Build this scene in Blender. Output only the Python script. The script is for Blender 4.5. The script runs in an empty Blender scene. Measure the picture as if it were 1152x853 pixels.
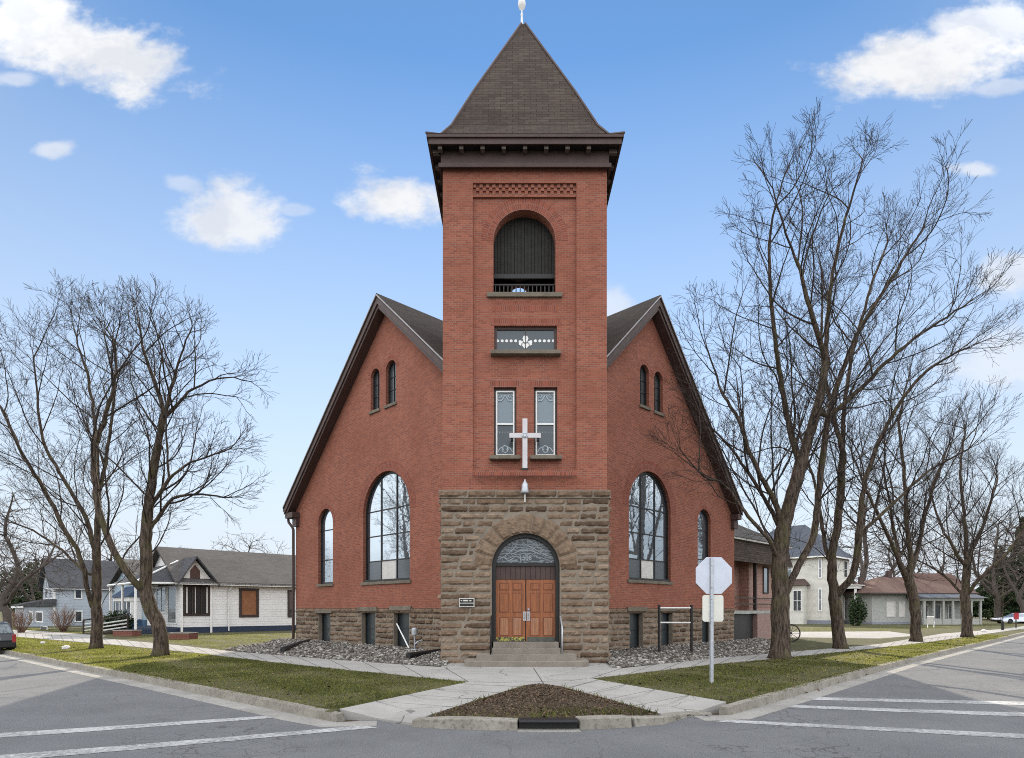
import bpy, bmesh, math, random
import numpy as np
from mathutils import Vector, Matrix
R = math.radians
random.seed(7); rng = np.random.default_rng(11)
S = bpy.context.scene
COL = S.collection

# ------------------------------------------------------------------ camera, sky, sun, exposure
FPX, CPX, HPY, CZ = 702.0, 576.0, 685.0, 2.0
cam_d = bpy.data.cameras.new('camera'); cam = bpy.data.objects.new('camera', cam_d); COL.objects.link(cam)
cam_d.sensor_width = 36; cam_d.lens = FPX/1152*36
cam_d.shift_y = (HPY-426.5)/1152
cam_d.clip_end = 3000; cam_d.clip_start = .1
cam.location = (0, 0, CZ); cam.rotation_euler = (R(90), 0, 0)
S.camera = cam
SUN_EL, SUN_AZ = 29.0, 1.0            # sun stands behind the church
SKY_STRENGTH, SUN_STRENGTH, EXPOSURE = 0.10, 3.4, 0.93
sd = bpy.data.lights.new('sun', 'SUN'); sun = bpy.data.objects.new('sun', sd); COL.objects.link(sun)
sd.energy = SUN_STRENGTH; sd.angle = R(.55); sd.color = (1, .90, .74)
sun.rotation_euler = (-R(90-SUN_EL), 0, -R(SUN_AZ))
S.view_settings.view_transform = 'Standard'; S.view_settings.look = 'None'
S.view_settings.exposure = EXPOSURE; S.view_settings.gamma = 1
S.view_settings.use_curve_mapping = False
S.render.engine = 'CYCLES'
S.cycles.use_denoising = False; S.cycles.filter_width = 1.0
S.cycles.max_bounces = 6; S.cycles.diffuse_bounces = 3; S.cycles.glossy_bounces = 3
S.cycles.caustics_reflective = False; S.cycles.caustics_refractive = False
S.cycles.sample_clamp_indirect = 6

W = bpy.data.worlds.new('World'); S.world = W; W.use_nodes = True
nt = W.node_tree; nt.nodes.clear()
class NB:
    """small node-building helper"""
    def __init__(s, tree): s.t = tree
    def n(s, typ, **kw):
        nd = s.t.nodes.new(typ)
        for k, v in kw.items():
            setattr(nd, k, v)
        return nd
    def link(s, a, b): s.t.links.new(a, b)
    def put(s, sock, v):
        if hasattr(v, 'is_output') or isinstance(v, bpy.types.NodeSocket): s.link(v, sock)
        else: sock.default_value = v
    def m(s, op, a, b=0.0, c=None, clamp=False):
        nd = s.n('ShaderNodeMath', operation=op, use_clamp=clamp)
        s.put(nd.inputs[0], a); s.put(nd.inputs[1], b)
        if c is not None: s.put(nd.inputs[2], c)
        return nd.outputs[0]
    def mr(s, v, a, b, c=0., d=1., typ='SMOOTHSTEP'):
        nd = s.n('ShaderNodeMapRange', interpolation_type=typ, clamp=True) if typ == 'LINEAR' else s.n('ShaderNodeMapRange', interpolation_type=typ)
        s.put(nd.inputs[0], v); s.put(nd.inputs[1], a); s.put(nd.inputs[2], b); s.put(nd.inputs[3], c); s.put(nd.inputs[4], d)
        return nd.outputs[0]
    def mix(s, f, a, b, typ='MIX'):
        nd = s.n('ShaderNodeMix', data_type='RGBA', blend_type=typ)
        s.put(nd.inputs[0], f)
        s.put(nd.inputs[6], a if not isinstance(a, tuple) else (*a, 1)[:4]); s.put(nd.inputs[7], b if not isinstance(b, tuple) else (*b, 1)[:4])
        return nd.outputs[2]
    def noise(s, vec, scale, detail=4, rough=.55, dim='3D'):
        nd = s.n('ShaderNodeTexNoise', noise_dimensions=dim)
        if vec is not None: s.link(vec, nd.inputs['Vector'])
        nd.inputs['Scale'].default_value = scale; nd.inputs['Detail'].default_value = detail; nd.inputs['Roughness'].default_value = rough
        return nd.outputs['Fac']
    def comb(s, x, y, z):
        nd = s.n('ShaderNodeCombineXYZ'); s.put(nd.inputs[0], x); s.put(nd.inputs[1], y); s.put(nd.inputs[2], z); return nd.outputs[0]
b = NB(nt)
tc = b.n('ShaderNodeTexCoord')
sep = b.n('ShaderNodeSeparateXYZ'); b.link(tc.outputs['Generated'], sep.inputs[0])
dx, dy, dz = sep.outputs
sky = b.n('ShaderNodeTexSky'); sky.sky_type = 'NISHITA'; sky.sun_disc = False
sky.sun_elevation = R(SUN_EL); sky.sun_rotation = R(SUN_AZ); sky.altitude = 200
sky.air_density = 1.0; sky.dust_density = 0.0; sky.ozone_density = 1.6
# clouds, as directions on the dome (a = tangent to the side, e = tangent upwards)
yy = b.m('MAXIMUM', dy, .08)
a_, e_ = b.m('DIVIDE', dx, yy), b.m('DIVIDE', dz, yy)
vec = b.comb(a_, b.m('MULTIPLY', e_, 1.5), 0)
nz = b.noise(vec, 7.0, 8, .62); nz2 = b.noise(vec, 26.0, 6, .6)
CLOUDS = [(95,52,150,46,.22,1.0),(25,22,90,40,.1,.9),(165,72,70,22,.1,.7),(15,90,40,11,0,.45),(60,169,26,12,0,.55),(258,244,62,40,0,.8),(210,208,30,11,.3,.35),(442,222,62,34,.25,.9),
          (1045,70,140,44,-.2,1.0),(1110,30,90,36,-.2,.75),(1130,97,44,11,-.1,.45),(1093,191,30,10,0,.6),(1140,305,42,24,-.2,.6),(1135,410,90,42,0,.5),(690,345,30,22,0,.5),(330,236,22,8,0,.3)]
cov = None
for cx, cy, rx, ry, rot, wgt in CLOUDS:
    ca, ce = (cx-CPX)/FPX, (HPY-cy)/FPX; rx, ry = rx*1.16, ry*1.2
    u = b.m('SUBTRACT', a_, ca); v = b.m('SUBTRACT', e_, ce)
    c, s_ = math.cos(rot), math.sin(rot)
    uu = b.m('ADD', b.m('MULTIPLY', u, c*FPX/rx), b.m('MULTIPLY', v, -s_*FPX/rx))
    vv = b.m('ADD', b.m('MULTIPLY', u, s_*FPX/ry), b.m('MULTIPLY', v, c*FPX/ry))
    d = b.m('SQRT', b.m('ADD', b.m('MULTIPLY', uu, uu), b.m('MULTIPLY', vv, vv)))
    q = b.m('MULTIPLY', b.m('SUBTRACT', 1.0, d), 1.0)
    q = b.m('ADD', q, b.m('MULTIPLY', b.m('SUBTRACT', nz, .5), 1.9))
    q = b.m('ADD', q, b.m('MULTIPLY', b.m('SUBTRACT', nz2, .5), .5))
    q = b.mr(q, .05, .62, 0, min(1, wgt*1.1))
    cov = q if cov is None else b.m('MAXIMUM', cov, q)
cov = b.m('MULTIPLY', cov, b.mr(dy, .15, .25))
# broken cloud added out of view, behind and beside the camera, as fill light
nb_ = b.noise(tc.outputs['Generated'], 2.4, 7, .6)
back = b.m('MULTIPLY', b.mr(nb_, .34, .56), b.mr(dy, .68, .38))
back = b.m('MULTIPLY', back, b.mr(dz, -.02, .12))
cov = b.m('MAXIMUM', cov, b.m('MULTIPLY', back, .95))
# pale air towards the horizon
hz = b.mr(dz, .66, .06, 0, 1, 'LINEAR')
clear = b.mix(1.0, sky.outputs[0], (.63, .82, .93), 'MULTIPLY')
col = b.mix(hz, clear, (4.2, 4.55, 4.95))
SKYNODE = col
cloudshade = b.mix(b.mr(b.noise(vec, 11.0, 5, .6), .42, .62), (4.9, 4.95, 5.05), (4.15, 4.3, 4.6))
cloudcol = b.mix(b.mr(dy, .68, .38), cloudshade, (14.6, 14.9, 15.2))   # added unseen clouds set far brighter to lift the shaded front and ground
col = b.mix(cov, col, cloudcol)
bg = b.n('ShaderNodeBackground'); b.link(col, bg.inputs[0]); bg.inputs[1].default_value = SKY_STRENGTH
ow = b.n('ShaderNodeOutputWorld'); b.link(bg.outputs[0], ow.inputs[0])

# ------------------------------------------------------------------ geometry helpers
def ray(px, py): return Vector(((px-CPX)/FPX, 1, -(py-HPY)/FPX))
def at(px, py, Y): d = ray(px, py); return Vector((d.x*Y, Y, CZ+d.z*Y))
def gp(px, py, z=0.0):
    Y = (CZ-z)*FPX/(py-HPY); return Vector(((px-CPX)/FPX*Y, Y, z))
class Fr:
    """upright plane: O on it, n outward normal, u to the right seen from outside"""
    def __init__(s, O, n):
        s.O = Vector((O[0], O[1], 0)); s.n = Vector((n[0], n[1], 0)).normalized(); s.u = Vector((-s.n.y, s.n.x, 0))
    def p(s, u, z, n=0.0): return s.O + s.u*u + s.n*n + Vector((0, 0, z))
    def px(s, px, py, n=0.0):
        d = ray(px, py); t = (s.O + s.n*n - Vector((0, 0, CZ))).dot(s.n)/d.dot(s.n)
        q = Vector((0, 0, CZ)) + d*t
        return ((q-s.O).dot(s.u), q.z)
    def mat(s):
        return Matrix(((s.u.x, 0, s.n.x, s.O.x), (s.u.y, 0, s.n.y, s.O.y), (0, 1, 0, 0), (0, 0, 0, 1)))
OFF = {}
class MB:
    def __init__(s): s.v = []; s.f = []; s.t = []; s.uvs = {}
    def add(s, vs, fs, tint=.5):
        k = len(s.v); s.v.extend([tuple(x) for x in vs])
        for f in fs: s.f.append(tuple(i+k for i in f)); s.t.append(tint)
        return s
    def hexa(s, P, tint=.5):   # 8 points: bottom ring 4, top ring 4
        return s.add(P, [(3,2,1,0),(4,5,6,7),(0,1,5,4),(1,2,6,5),(2,3,7,6),(3,0,4,7)], tint)
    def box(s, x0, x1, y0, y1, z0, z1, tint=.5):
        return s.hexa([(x0,y0,z0),(x1,y0,z0),(x1,y1,z0),(x0,y1,z0),(x0,y0,z1),(x1,y0,z1),(x1,y1,z1),(x0,y1,z1)], tint)
    def fbox(s, fr, u0, u1, z0, z1, n0, n1, tint=.5):
        return s.hexa([fr.p(u0,z0,n1),fr.p(u1,z0,n1),fr.p(u1,z0,n0),fr.p(u0,z0,n0),fr.p(u0,z1,n1),fr.p(u1,z1,n1),fr.p(u1,z1,n0),fr.p(u0,z1,n0)], tint)
    def prism(s, fr, pts, n0, n1, tint=.5):
        N = len(pts); a = sum(pts[i][0]*pts[(i+1)%N][1]-pts[(i+1)%N][0]*pts[i][1] for i in range(N))
        if a < 0: pts = pts[::-1]
        vs = [fr.p(u, z, n1) for u, z in pts] + [fr.p(u, z, n0) for u, z in pts]
        fs = [tuple(range(N)), tuple(range(2*N-1, N-1, -1))] + [(i, i+N, (i+1)%N+N, (i+1)%N) for i in range(N)]
        return s.add(vs, fs, tint)
    def slab(s, poly, z0, ztop=None):   # ground slab; poly of Vectors carrying their own top z
        N = len(poly); a = sum(poly[i][0]*poly[(i+1)%N][1]-poly[(i+1)%N][0]*poly[i][1] for i in range(N))
        if a < 0: poly = poly[::-1]
        top = [Vector((p[0], p[1], p[2] if ztop is None else ztop)) for p in poly]
        vs = top + [Vector((p[0], p[1], z0)) for p in poly]
        fs = [tuple(range(N))] + [(i, i+N, (i+1)%N+N, (i+1)%N) for i in range(N)]
        return s.add(vs, fs)
    def holed(s, fr, outer, holes, n0, n1):
        cu = bpy.data.curves.new('tmp', 'CURVE'); cu.dimensions = '2D'; cu.fill_mode = 'BOTH'; cu.extrude = (n1-n0)/2
        for poly in [outer]+holes:
            sp = cu.splines.new('POLY'); sp.points.add(len(poly)-1); sp.use_cyclic_u = True
            for q, (u, z) in zip(sp.points, poly): q.co = (u, z, 0, 1)
        ob = bpy.data.objects.new('tmp', cu); COL.objects.link(ob)
        dg = bpy.context.evaluated_depsgraph_get(); me = bpy.data.meshes.new_from_object(ob.evaluated_get(dg))
        M = fr.mat() @ Matrix.Translation((0, 0, (n0+n1)/2))
        s.add([M @ v.co for v in me.vertices], [tuple(p.vertices) for p in me.polygons])
        bpy.data.objects.remove(ob); bpy.data.curves.remove(cu); bpy.data.meshes.remove(me)
        return s
    def tube(s, pts, rad, sides=8, cap=True, tint=.5):
        pts = [Vector(p) for p in pts]
        if not hasattr(rad, '__len__'): rad = [rad]*len(pts)
        d = (pts[1]-pts[0]).normalized(); x = d.orthogonal().normalized(); k0 = len(s.v); prev = d
        for i, p in enumerate(pts):
            d = (pts[min(i+1, len(pts)-1)]-pts[max(i-1, 0)]).normalized()
            x = (x - d*x.dot(d)).normalized(); y = d.cross(x)
            for k in range(sides):
                a = 2*math.pi*k/sides; s.v.append(tuple(p + (x*math.cos(a)+y*math.sin(a))*rad[i]))
        for i in range(len(pts)-1):
            for k in range(sides):
                a, c = k0+i*sides+k, k0+i*sides+(k+1)%sides
                s.f.append((a, c, c+sides, a+sides)); s.t.append(tint)
        if cap:
            s.f.append(tuple(k0+k for k in range(sides-1, -1, -1))); s.f.append(tuple(k0+(len(pts)-1)*sides+k for k in range(sides))); s.t += [tint, tint]
        return s
    def lathe(s, c, prof, seg=16, axis=None, tint=.5):   # prof: (radius, height)
        c = Vector(c); A = Vector(axis or (0, 0, 1)).normalized(); x = A.orthogonal().normalized(); y = A.cross(x); k0 = len(s.v)
        for r, h in prof:
            for k in range(seg):
                a = 2*math.pi*k/seg; s.v.append(tuple(c + A*h + (x*math.cos(a)+y*math.sin(a))*max(r, 1e-4)))
        for i in range(len(prof)-1):
            for k in range(seg):
                a, d = k0+i*seg+k, k0+i*seg+(k+1)%seg
                s.f.append((a, d, d+seg, a+seg)); s.t.append(tint)
        s.f.append(tuple(k0+k for k in range(seg-1, -1, -1))); s.f.append(tuple(k0+(len(prof)-1)*seg+k for k in range(seg))); s.t += [tint, tint]
        return s
    def build(s, name, mat, parent=None, smooth=False, uv=True, bevel=0, tint=False):
        off = OFF.get(parent.name, Vector()) if parent else Vector()
        me = bpy.data.meshes.new(name)
        me.from_pydata([(x-off.x, y-off.y, z-off.z) for x, y, z in s.v], [], s.f)
        if uv: auto_uv(me, s)
        if tint:
            at_ = me.attributes.new('tint', 'FLOAT', 'FACE'); at_.data.foreach_set('value', np.array(s.t, 'f'))
        me.materials.append(mat)
        if smooth: me.polygons.foreach_set('use_smooth', np.ones(len(me.polygons), bool))
        o = bpy.data.objects.new(name, me); COL.objects.link(o)
        if parent: o.parent = parent; OFF[o.name] = off
        if bevel:
            md = o.modifiers.new('bevel', 'BEVEL'); md.width = bevel; md.segments = 2; md.limit_method = 'ANGLE'
        return o
def auto_uv(me, mb=None):
    L = me.uv_layers.new(name='uv'); n = len(me.loops)
    arr = np.zeros((n, 2), 'f'); co = np.zeros(len(me.vertices)*3, 'f'); me.vertices.foreach_get('co', co); co = co.reshape(-1, 3)
    lv = np.zeros(n, 'i'); me.loops.foreach_get('vertex_index', lv)
    ls = np.zeros(len(me.polygons), 'i'); lt = np.zeros(len(me.polygons), 'i'); nr = np.zeros(len(me.polygons)*3, 'f')
    me.polygons.foreach_get('loop_start', ls); me.polygons.foreach_get('loop_total', lt); me.polygons.foreach_get('normal', nr); nr = nr.reshape(-1, 3)
    N = np.repeat(nr, lt, axis=0); P = co[lv]
    flat = np.abs(N[:, 2]) > .97
    h = np.hypot(N[:, 0], N[:, 1])+1e-9
    T = np.stack([-N[:, 1]/h, N[:, 0]/h, 0*h], 1); B = np.cross(N, T)
    arr[:, 0] = np.where(flat, P[:, 0], (P*T).sum(1)); arr[:, 1] = np.where(flat, P[:, 1], (P*B).sum(1))
    if mb is not None and mb.uvs:
        for fi, uvl in mb.uvs.items():
            for k, q in enumerate(uvl): arr[ls[fi]+k] = q
    L.data.foreach_set('uv', arr.ravel())
def thing(name, label, cat, loc=(0, 0, 0), rz=0, group=None, local=False):
    o = bpy.data.objects.new(name, None); COL.objects.link(o); o.location = loc; o.rotation_euler = (0, 0, rz)
    o.empty_display_size = .2
    o['label'] = label; o['category'] = cat
    if group: o['group'] = group
    OFF[o.name] = Vector() if local else Vector(loc)
    return o
def tag(o, label, cat, group=None, kind=None):
    if label: o['label'] = label
    if cat: o['category'] = cat
    if group: o['group'] = group
    if kind: o['kind'] = kind
    return o
def structure(o): o['kind'] = 'structure'; return o
def copy_thing(o, loc=None, rz=None, scale=None, label=None):
    c = o.copy(); COL.objects.link(c)
    if loc is not None: c.location = loc
    if rz is not None: c.rotation_euler = (0, 0, rz)
    if scale is not None: c.scale = (scale,)*3 if not hasattr(scale, '__len__') else scale
    if label: c['label'] = label
    for ch in list(o.children):
        d = ch.copy(); COL.objects.link(d); d.parent = c
        for g in list(ch.children):
            e = g.copy(); COL.objects.link(e); e.parent = d
    return c
def arch(u0, u1, z0, ztop, seg=20, kind='round'):
    """outline of an arched opening; crown at ztop"""
    r = (u1-u0)/2; rise = min(r, ztop-z0); zs = ztop-rise; uc = (u0+u1)/2
    return [(u0, z0), (u1, z0)] + [(uc+r*math.cos(math.pi*k/seg), zs+rise*math.sin(math.pi*k/seg)) for k in range(seg+1)]
def rect(u0, u1, z0, z1): return [(u0, z0), (u1, z0), (u1, z1), (u0, z1)]

# ------------------------------------------------------------------ materials
def newmat(name):
    m = bpy.data.materials.new(name); m.use_nodes = True; n = NB(m.node_tree)
    bs = m.node_tree.nodes['Principled BSDF']; return m, n, bs
def objco(n):
    return n.n('ShaderNodeTexCoord').outputs['Object']
def uvco(n):
    return n.n('ShaderNodeUVMap').outputs[0]
def bump(n, bs, h, dist=.01, strength=.5):
    bp = n.n('ShaderNodeBump'); bp.inputs['Distance'].default_value = dist; bp.inputs['Strength'].default_value = strength
    n.put(bp.inputs['Height'], h); n.link(bp.outputs[0], bs.inputs['Normal'])
def m_plain(name, c, rough=.6, metal=0., var=.25, scale=3., spec=.4, bumpd=0., bscale=40.):
    m, n, bs = newmat(name); co = objco(n)
    f = n.noise(co, scale, 5, .6); f2 = n.noise(co, scale*9, 3, .6)
    f = n.m('ADD', n.m('MULTIPLY', f, .7), n.m('MULTIPLY', f2, .3))
    k = n.mr(f, .3, .7, 0, 1, 'LINEAR')
    n.link(n.mix(k, tuple(x*(1-var) for x in c), tuple(min(1, x*(1+var)) for x in c)), bs.inputs['Base Color'])
    bs.inputs['Roughness'].default_value = rough; bs.inputs['Metallic'].default_value = metal; bs.inputs['Specular IOR Level'].default_value = spec
    if bumpd: bump(n, bs, n.noise(co, bscale, 4, .6), bumpd, .6)
    return m
def m_brick(name, c1, c2, mortar, w=.215, h=.073, mw=.009, stain=.3):
    m, n, bs = newmat(name); uv = uvco(n); co = objco(n)
    br = n.n('ShaderNodeTexBrick'); n.link(uv, br.inputs['Vector'])
    for k, v in (('Scale', 1.), ('Mortar Size', mw), ('Mortar Smooth', .3), ('Bias', -.1), ('Brick Width', w), ('Row Height', h)): br.inputs[k].default_value = v
    br.inputs['Color1'].default_value = (*c1, 1); br.inputs['Color2'].default_value = (*c2, 1); br.inputs['Mortar'].default_value = (*mortar, 1)
    big = n.noise(co, .55, 6, .6); fine = n.noise(co, 9, 4, .6)
    mp = n.n('ShaderNodeMapping'); mp.inputs['Scale'].default_value = (2.2, 2.2, .22); n.link(co, mp.inputs[0])
    streak = n.noise(mp.outputs[0], 1.0, 5, .6)
    c = n.mix(n.mr(big, .35, .7, 0, stain), br.outputs['Color'], tuple(x*.62 for x in c1), 'MIX')
    c = n.mix(n.mr(streak, .52, .75, 0, stain*.8), c, tuple(min(1, x*1.25+.03) for x in c2))
    c = n.mix(n.mr(fine, .55, .8, 0, .35), c, tuple(x*.5 for x in c1))
    n.link(c, bs.inputs['Base Color']); bs.inputs['Roughness'].default_value = .9; bs.inputs['Specular IOR Level'].default_value = .2
    bump(n, bs, n.m('SUBTRACT', 1, br.outputs['Fac']), .006, .6)
    return m
def m_shingle(name, c1, c2, dark):
    m, n, bs = newmat(name); uv = uvco(n); co = objco(n)
    br = n.n('ShaderNodeTexBrick'); n.link(uv, br.inputs['Vector'])
    for k, v in (('Scale', 1.), ('Mortar Size', .010), ('Mortar Smooth', .6), ('Bias', 0.), ('Brick Width', .42), ('Row Height', .14)): br.inputs[k].default_value = v
    br.inputs['Color1'].default_value = (*c1, 1); br.inputs['Color2'].default_value = (*c2, 1); br.inputs['Mortar'].default_value = (*dark, 1)
    big = n.noise(co, .5, 5, .6); fine = n.noise(co, 7, 4, .7)
    c = n.mix(n.mr(big, .35, .7, 0, .45), br.outputs['Color'], tuple(x*.65 for x in c1))
    c = n.mix(n.mr(fine, .5, .8, 0, .5), c, tuple(min(1, x*1.5) for x in c2))
    n.link(c, bs.inputs['Base Color']); bs.inputs['Roughness'].default_value = .95; bs.inputs['Specular IOR Level'].default_value = .15
    bump(n, bs, n.m('SUBTRACT', 1, br.outputs['Fac']), .012, .7)
    return m
def m_tinted(name, ramp, rough=.9, scale=6., var=.3, bumpd=.0, bscale=30., spec=.2, trans=0):
    """colour picked per face from a ramp by its 'tint' value"""
    m, n, bs = newmat(name); co = objco(n)
    at_ = n.n('ShaderNodeAttribute', attribute_name='tint')
    cr = n.n('ShaderNodeValToRGB'); n.link(at_.outputs['Fac'], cr.inputs[0])
    el = cr.color_ramp.elements
    while len(el) > 2: el.remove(el[-1])
    for i, (p, c) in enumerate(ramp):
        e = el[i] if i < 2 else el.new(p)
        e.position = p; e.color = (*c, 1)
    f = n.noise(co, scale, 6, .65)
    c = n.mix(n.mr(f, .3, .7, 0, 1, 'LINEAR'), (1-var,)*3, (1+var,)*3)
    n.link(n.mix(1., cr.outputs[0], c, 'MULTIPLY'), bs.inputs['Base Color'])
    bs.inputs['Roughness'].default_value = rough; bs.inputs['Specular IOR Level'].default_value = spec
    if bumpd: bump(n, bs, n.noise(co, bscale, 5, .65), bumpd, .8)
    return m
def m_glass(name, tint, refl, rough=.02, wav=.0015):
    """window glass seen from outside in daylight: dark room behind, sky on the pane"""
    m, n, bs = newmat(name); co = objco(n)
    bs.inputs['Base Color'].default_value = (*tint, 1); bs.inputs['Roughness'].default_value = .4
    gl = n.n('ShaderNodeBsdfGlossy'); gl.inputs['Roughness'].default_value = rough; gl.inputs['Color'].default_value = (.70, .80, .88, 1)
    bp = n.n('ShaderNodeBump'); bp.inputs['Distance'].default_value = wav; bp.inputs['Strength'].default_value = 1.
    n.link(n.noise(co, 2.2, 2, .5), bp.inputs['Height']); n.link(bp.outputs[0], gl.inputs['Normal'])
    mx = n.n('ShaderNodeMixShader'); lw = n.n('ShaderNodeLayerWeight'); lw.inputs[0].default_value = .25
    f = n.m('ADD', n.m('MULTIPLY', lw.outputs['Fresnel'], 1.0-refl), refl, clamp=True)
    n.link(f, mx.inputs[0]); n.link(bs.outputs[0], mx.inputs[1]); n.link(gl.outputs[0], mx.inputs[2])
    n.link(mx.outputs[0], n.t.nodes['Material Output'].inputs[0])
    return m
def m_siding(name, c, pitch=.13, axis='Z', depth=.35):
    m, n, bs = newmat(name); co = objco(n); sp = n.n('ShaderNodeSeparateXYZ'); n.link(co, sp.inputs[0])
    if axis == 'Z': w = sp.outputs[2]
    else: su = n.n('ShaderNodeSeparateXYZ'); n.link(uvco(n), su.inputs[0]); w = su.outputs[0]
    fr = n.m('FRACT', n.m('DIVIDE', w, pitch)); f = n.noise(co, 1.1, 6, .6)
    line = n.mr(fr, .0, .12, 1, 0)
    c1 = n.mix(n.mr(f, .35, .7, 0, 1, 'LINEAR'), tuple(x*.86 for x in c), c)
    n.link(n.mix(n.m('MULTIPLY', line, depth), c1, tuple(x*.25 for x in c)), bs.inputs['Base Color'])
    bs.inputs['Roughness'].default_value = .6; bump(n, bs, n.m('SUBTRACT', 1, fr), .012, .7)
    return m
def m_ground(name, stops, scale=1., bumpd=.01, fine=(0, 0, 0), rough=.95, fscale=60., fmix=.35, extra=None):
    m, n, bs = newmat(name); co = objco(n)
    f = n.noise(co, scale, 8, .65)
    cr = n.n('ShaderNodeValToRGB'); n.link(f, cr.inputs[0]); el = cr.color_ramp.elements
    for i, (p, c) in enumerate(stops):
        e = el[i] if i < 2 else el.new(p)
        e.position = p; e.color = (*c, 1)
    g = n.noise(co, fscale, 5, .7)
    c = n.mix(n.mr(g, .48, .68, 0, fmix), cr.outputs[0], fine)
    if extra: c = extra(n, co, c)
    n.link(c, bs.inputs['Base Color']); bs.inputs['Roughness'].default_value = rough; bs.inputs['Specular IOR Level'].default_value = .2
    bump(n, bs, n.m('ADD', n.m('MULTIPLY', g, .6), n.m('MULTIPLY', f, .4)), bumpd, .7)
    return m
def cracks(scale, width, colr, amt, warp=.25):
    def fn(n, co, c):
        wv = n.n('ShaderNodeVectorMath', operation='ADD'); nzn = n.n('ShaderNodeTexNoise'); nzn.inputs['Scale'].default_value = 1.6; nzn.inputs['Detail'].default_value = 5; n.link(co, nzn.inputs['Vector'])
        sc = n.n('ShaderNodeVectorMath', operation='SCALE'); n.link(nzn.outputs['Color'], sc.inputs[0]); sc.inputs['Scale'].default_value = warp*4
        n.link(co, wv.inputs[0]); n.link(sc.outputs[0], wv.inputs[1])
        vo = n.n('ShaderNodeTexVoronoi', feature='DISTANCE_TO_EDGE'); vo.inputs['Scale'].default_value = scale; n.link(wv.outputs[0], vo.inputs['Vector'])
        k = n.mr(vo.outputs['Distance'], width*.3, width, 1, 0)
        k = n.m('MULTIPLY', k, n.mr(n.noise(co, .35, 3, .6), .42, .6, 0, amt))
        return n.mix(k, c, colr)
    return fn
M = {}
M['brick'] = m_brick('brick', (.310, .104, .064), (.200, .064, .043), (.275, .165, .130), stain=.45)
M['brick_arch'] = m_brick('brick_arch', (.275, .080, .050), (.165, .050, .034), (.26, .15, .12), w=.073, h=.215, stain=.3)
M['stone'] = m_tinted('sandstone', [(0, (.088, .058, .039)), (.35, (.145, .098, .066)), (.7, (.186, .130, .090)), (1, (.226, .168, .122))], scale=5, var=.38, bumpd=.03, bscale=11)
M['mortar'] = m_plain('mortar', (.20, .165, .13), .95, var=.3)
M['stone_trim'] = m_plain('stone_trim', (.15, .125, .095), .9, var=.35, scale=2.5, bumpd=.02, bscale=18)
M['roof'] = m_shingle('church_shingle', (.060, .050, .043), (.080, .069, .058), (.022, .018, .016))
M['tower_roof'] = m_shingle('tower_shingle', (.054, .041, .035), (.086, .066, .056), (.022, .016, .014))
M['trim'] = m_plain('brown_trim', (.058, .034, .029), .6, var=.3)
M['trim_grey'] = m_plain('grey_flashing', (.30, .28, .29), .5, var=.2)
M['black'] = m_plain('black_paint', (.012, .011, .011), .5, var=.3)
M['black_pipe'] = m_plain('black_plastic', (.010, .010, .011), .45, var=.3)
M['glass'] = m_glass('glass', (.030, .042, .055), .34)
M['glass_room'] = m_glass('glass_room', (.010, .009, .009), .02)
M['glass_dark'] = m_glass('glass_dark', (.010, .013, .016), .10)
M['glass_tower'] = m_glass('glass_tower', (.125, .16, .185), .01, .1)
M['glass_lower'] = m_glass('glass_lower', (.016, .024, .029), .005, .06)
M['glass_grey'] = m_glass('glass_grey', (.022, .028, .033), .01, .1)
def fan_mat():
    m, n, bs = newmat('patterned_glass'); wv = n.n('ShaderNodeTexWave', wave_type='RINGS'); wv.inputs['Scale'].default_value = 3.2; wv.inputs['Distortion'].default_value = 9; wv.inputs['Detail'].default_value = 4; wv.inputs['Detail Scale'].default_value = 2.2
    n.link(objco(n), wv.inputs['Vector']); n.link(n.mix(n.mr(wv.outputs['Fac'], .35, .8), (.022, .028, .034), (.15, .175, .195)), bs.inputs['Base Color']); bs.inputs['Roughness'].default_value = .25; return m
M['fanlight'] = fan_mat()
M['etched_dim'] = m_plain('etched_glass_dim', (.27, .30, .32), .5, var=.15)
M['etched'] = m_plain('etched_glass', (.40, .46, .50), .5, var=.15)
M['white'] = m_plain('white_paint', (.72, .71, .69), .5, var=.1)
M['offwhite'] = m_plain('off_white', (.55, .53, .50), .6, var=.15)
M['silver'] = m_plain('brushed_metal', (.40, .39, .40), .42, .85, var=.15)
M['cross'] = m_plain('cross_metal', (.44, .42, .43), .38, .35, var=.12)
M['galv'] = m_plain('galvanised', (.42, .44, .47), .45, .55, var=.2, scale=8)
M['signback'] = m_plain('sign_back', (.50, .53, .60), .42, .25, var=.1, scale=4)
def m_wood(name, c, c2):
    m, n, bs = newmat(name); mp = n.n('ShaderNodeMapping'); mp.inputs['Scale'].default_value = (14, 14, .8); n.link(objco(n), mp.inputs[0])
    f = n.noise(mp.outputs[0], 1.5, 7, .7); g = n.noise(objco(n), 2.5, 4, .6)
    cc = n.mix(n.mr(f, .38, .66), tuple(x*.55 for x in c), c); cc = n.mix(n.mr(g, .5, .72, 0, .6), cc, c2)
    n.link(cc, bs.inputs['Base Color']); bs.inputs['Roughness'].default_value = .55; bump(n, bs, f, .004, .5); return m
M['door'] = m_wood('stained_oak', (.31, .095, .026), (.24, .085, .035))
M['door_worn'] = m_wood('worn_oak', (.38, .16, .075), (.26, .15, .10))
M['door_groove'] = m_plain('door_groove', (.16, .045, .018), .6, var=.3)
def kick_mat():
    m, n, bs = newmat('weathered_yellow'); f = n.noise(objco(n), 11, 4, .7)
    n.link(n.mix(n.mr(f, .46, .56), (.035, .035, .03), (.36, .32, .06)), bs.inputs['Base Color']); bs.inputs['Roughness'].default_value = .7; return m
M['kick_yellow'] = kick_mat()
M['kick'] = m_plain('kick_plate', (.07, .075, .06), .6, var=.5, scale=8)
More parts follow.
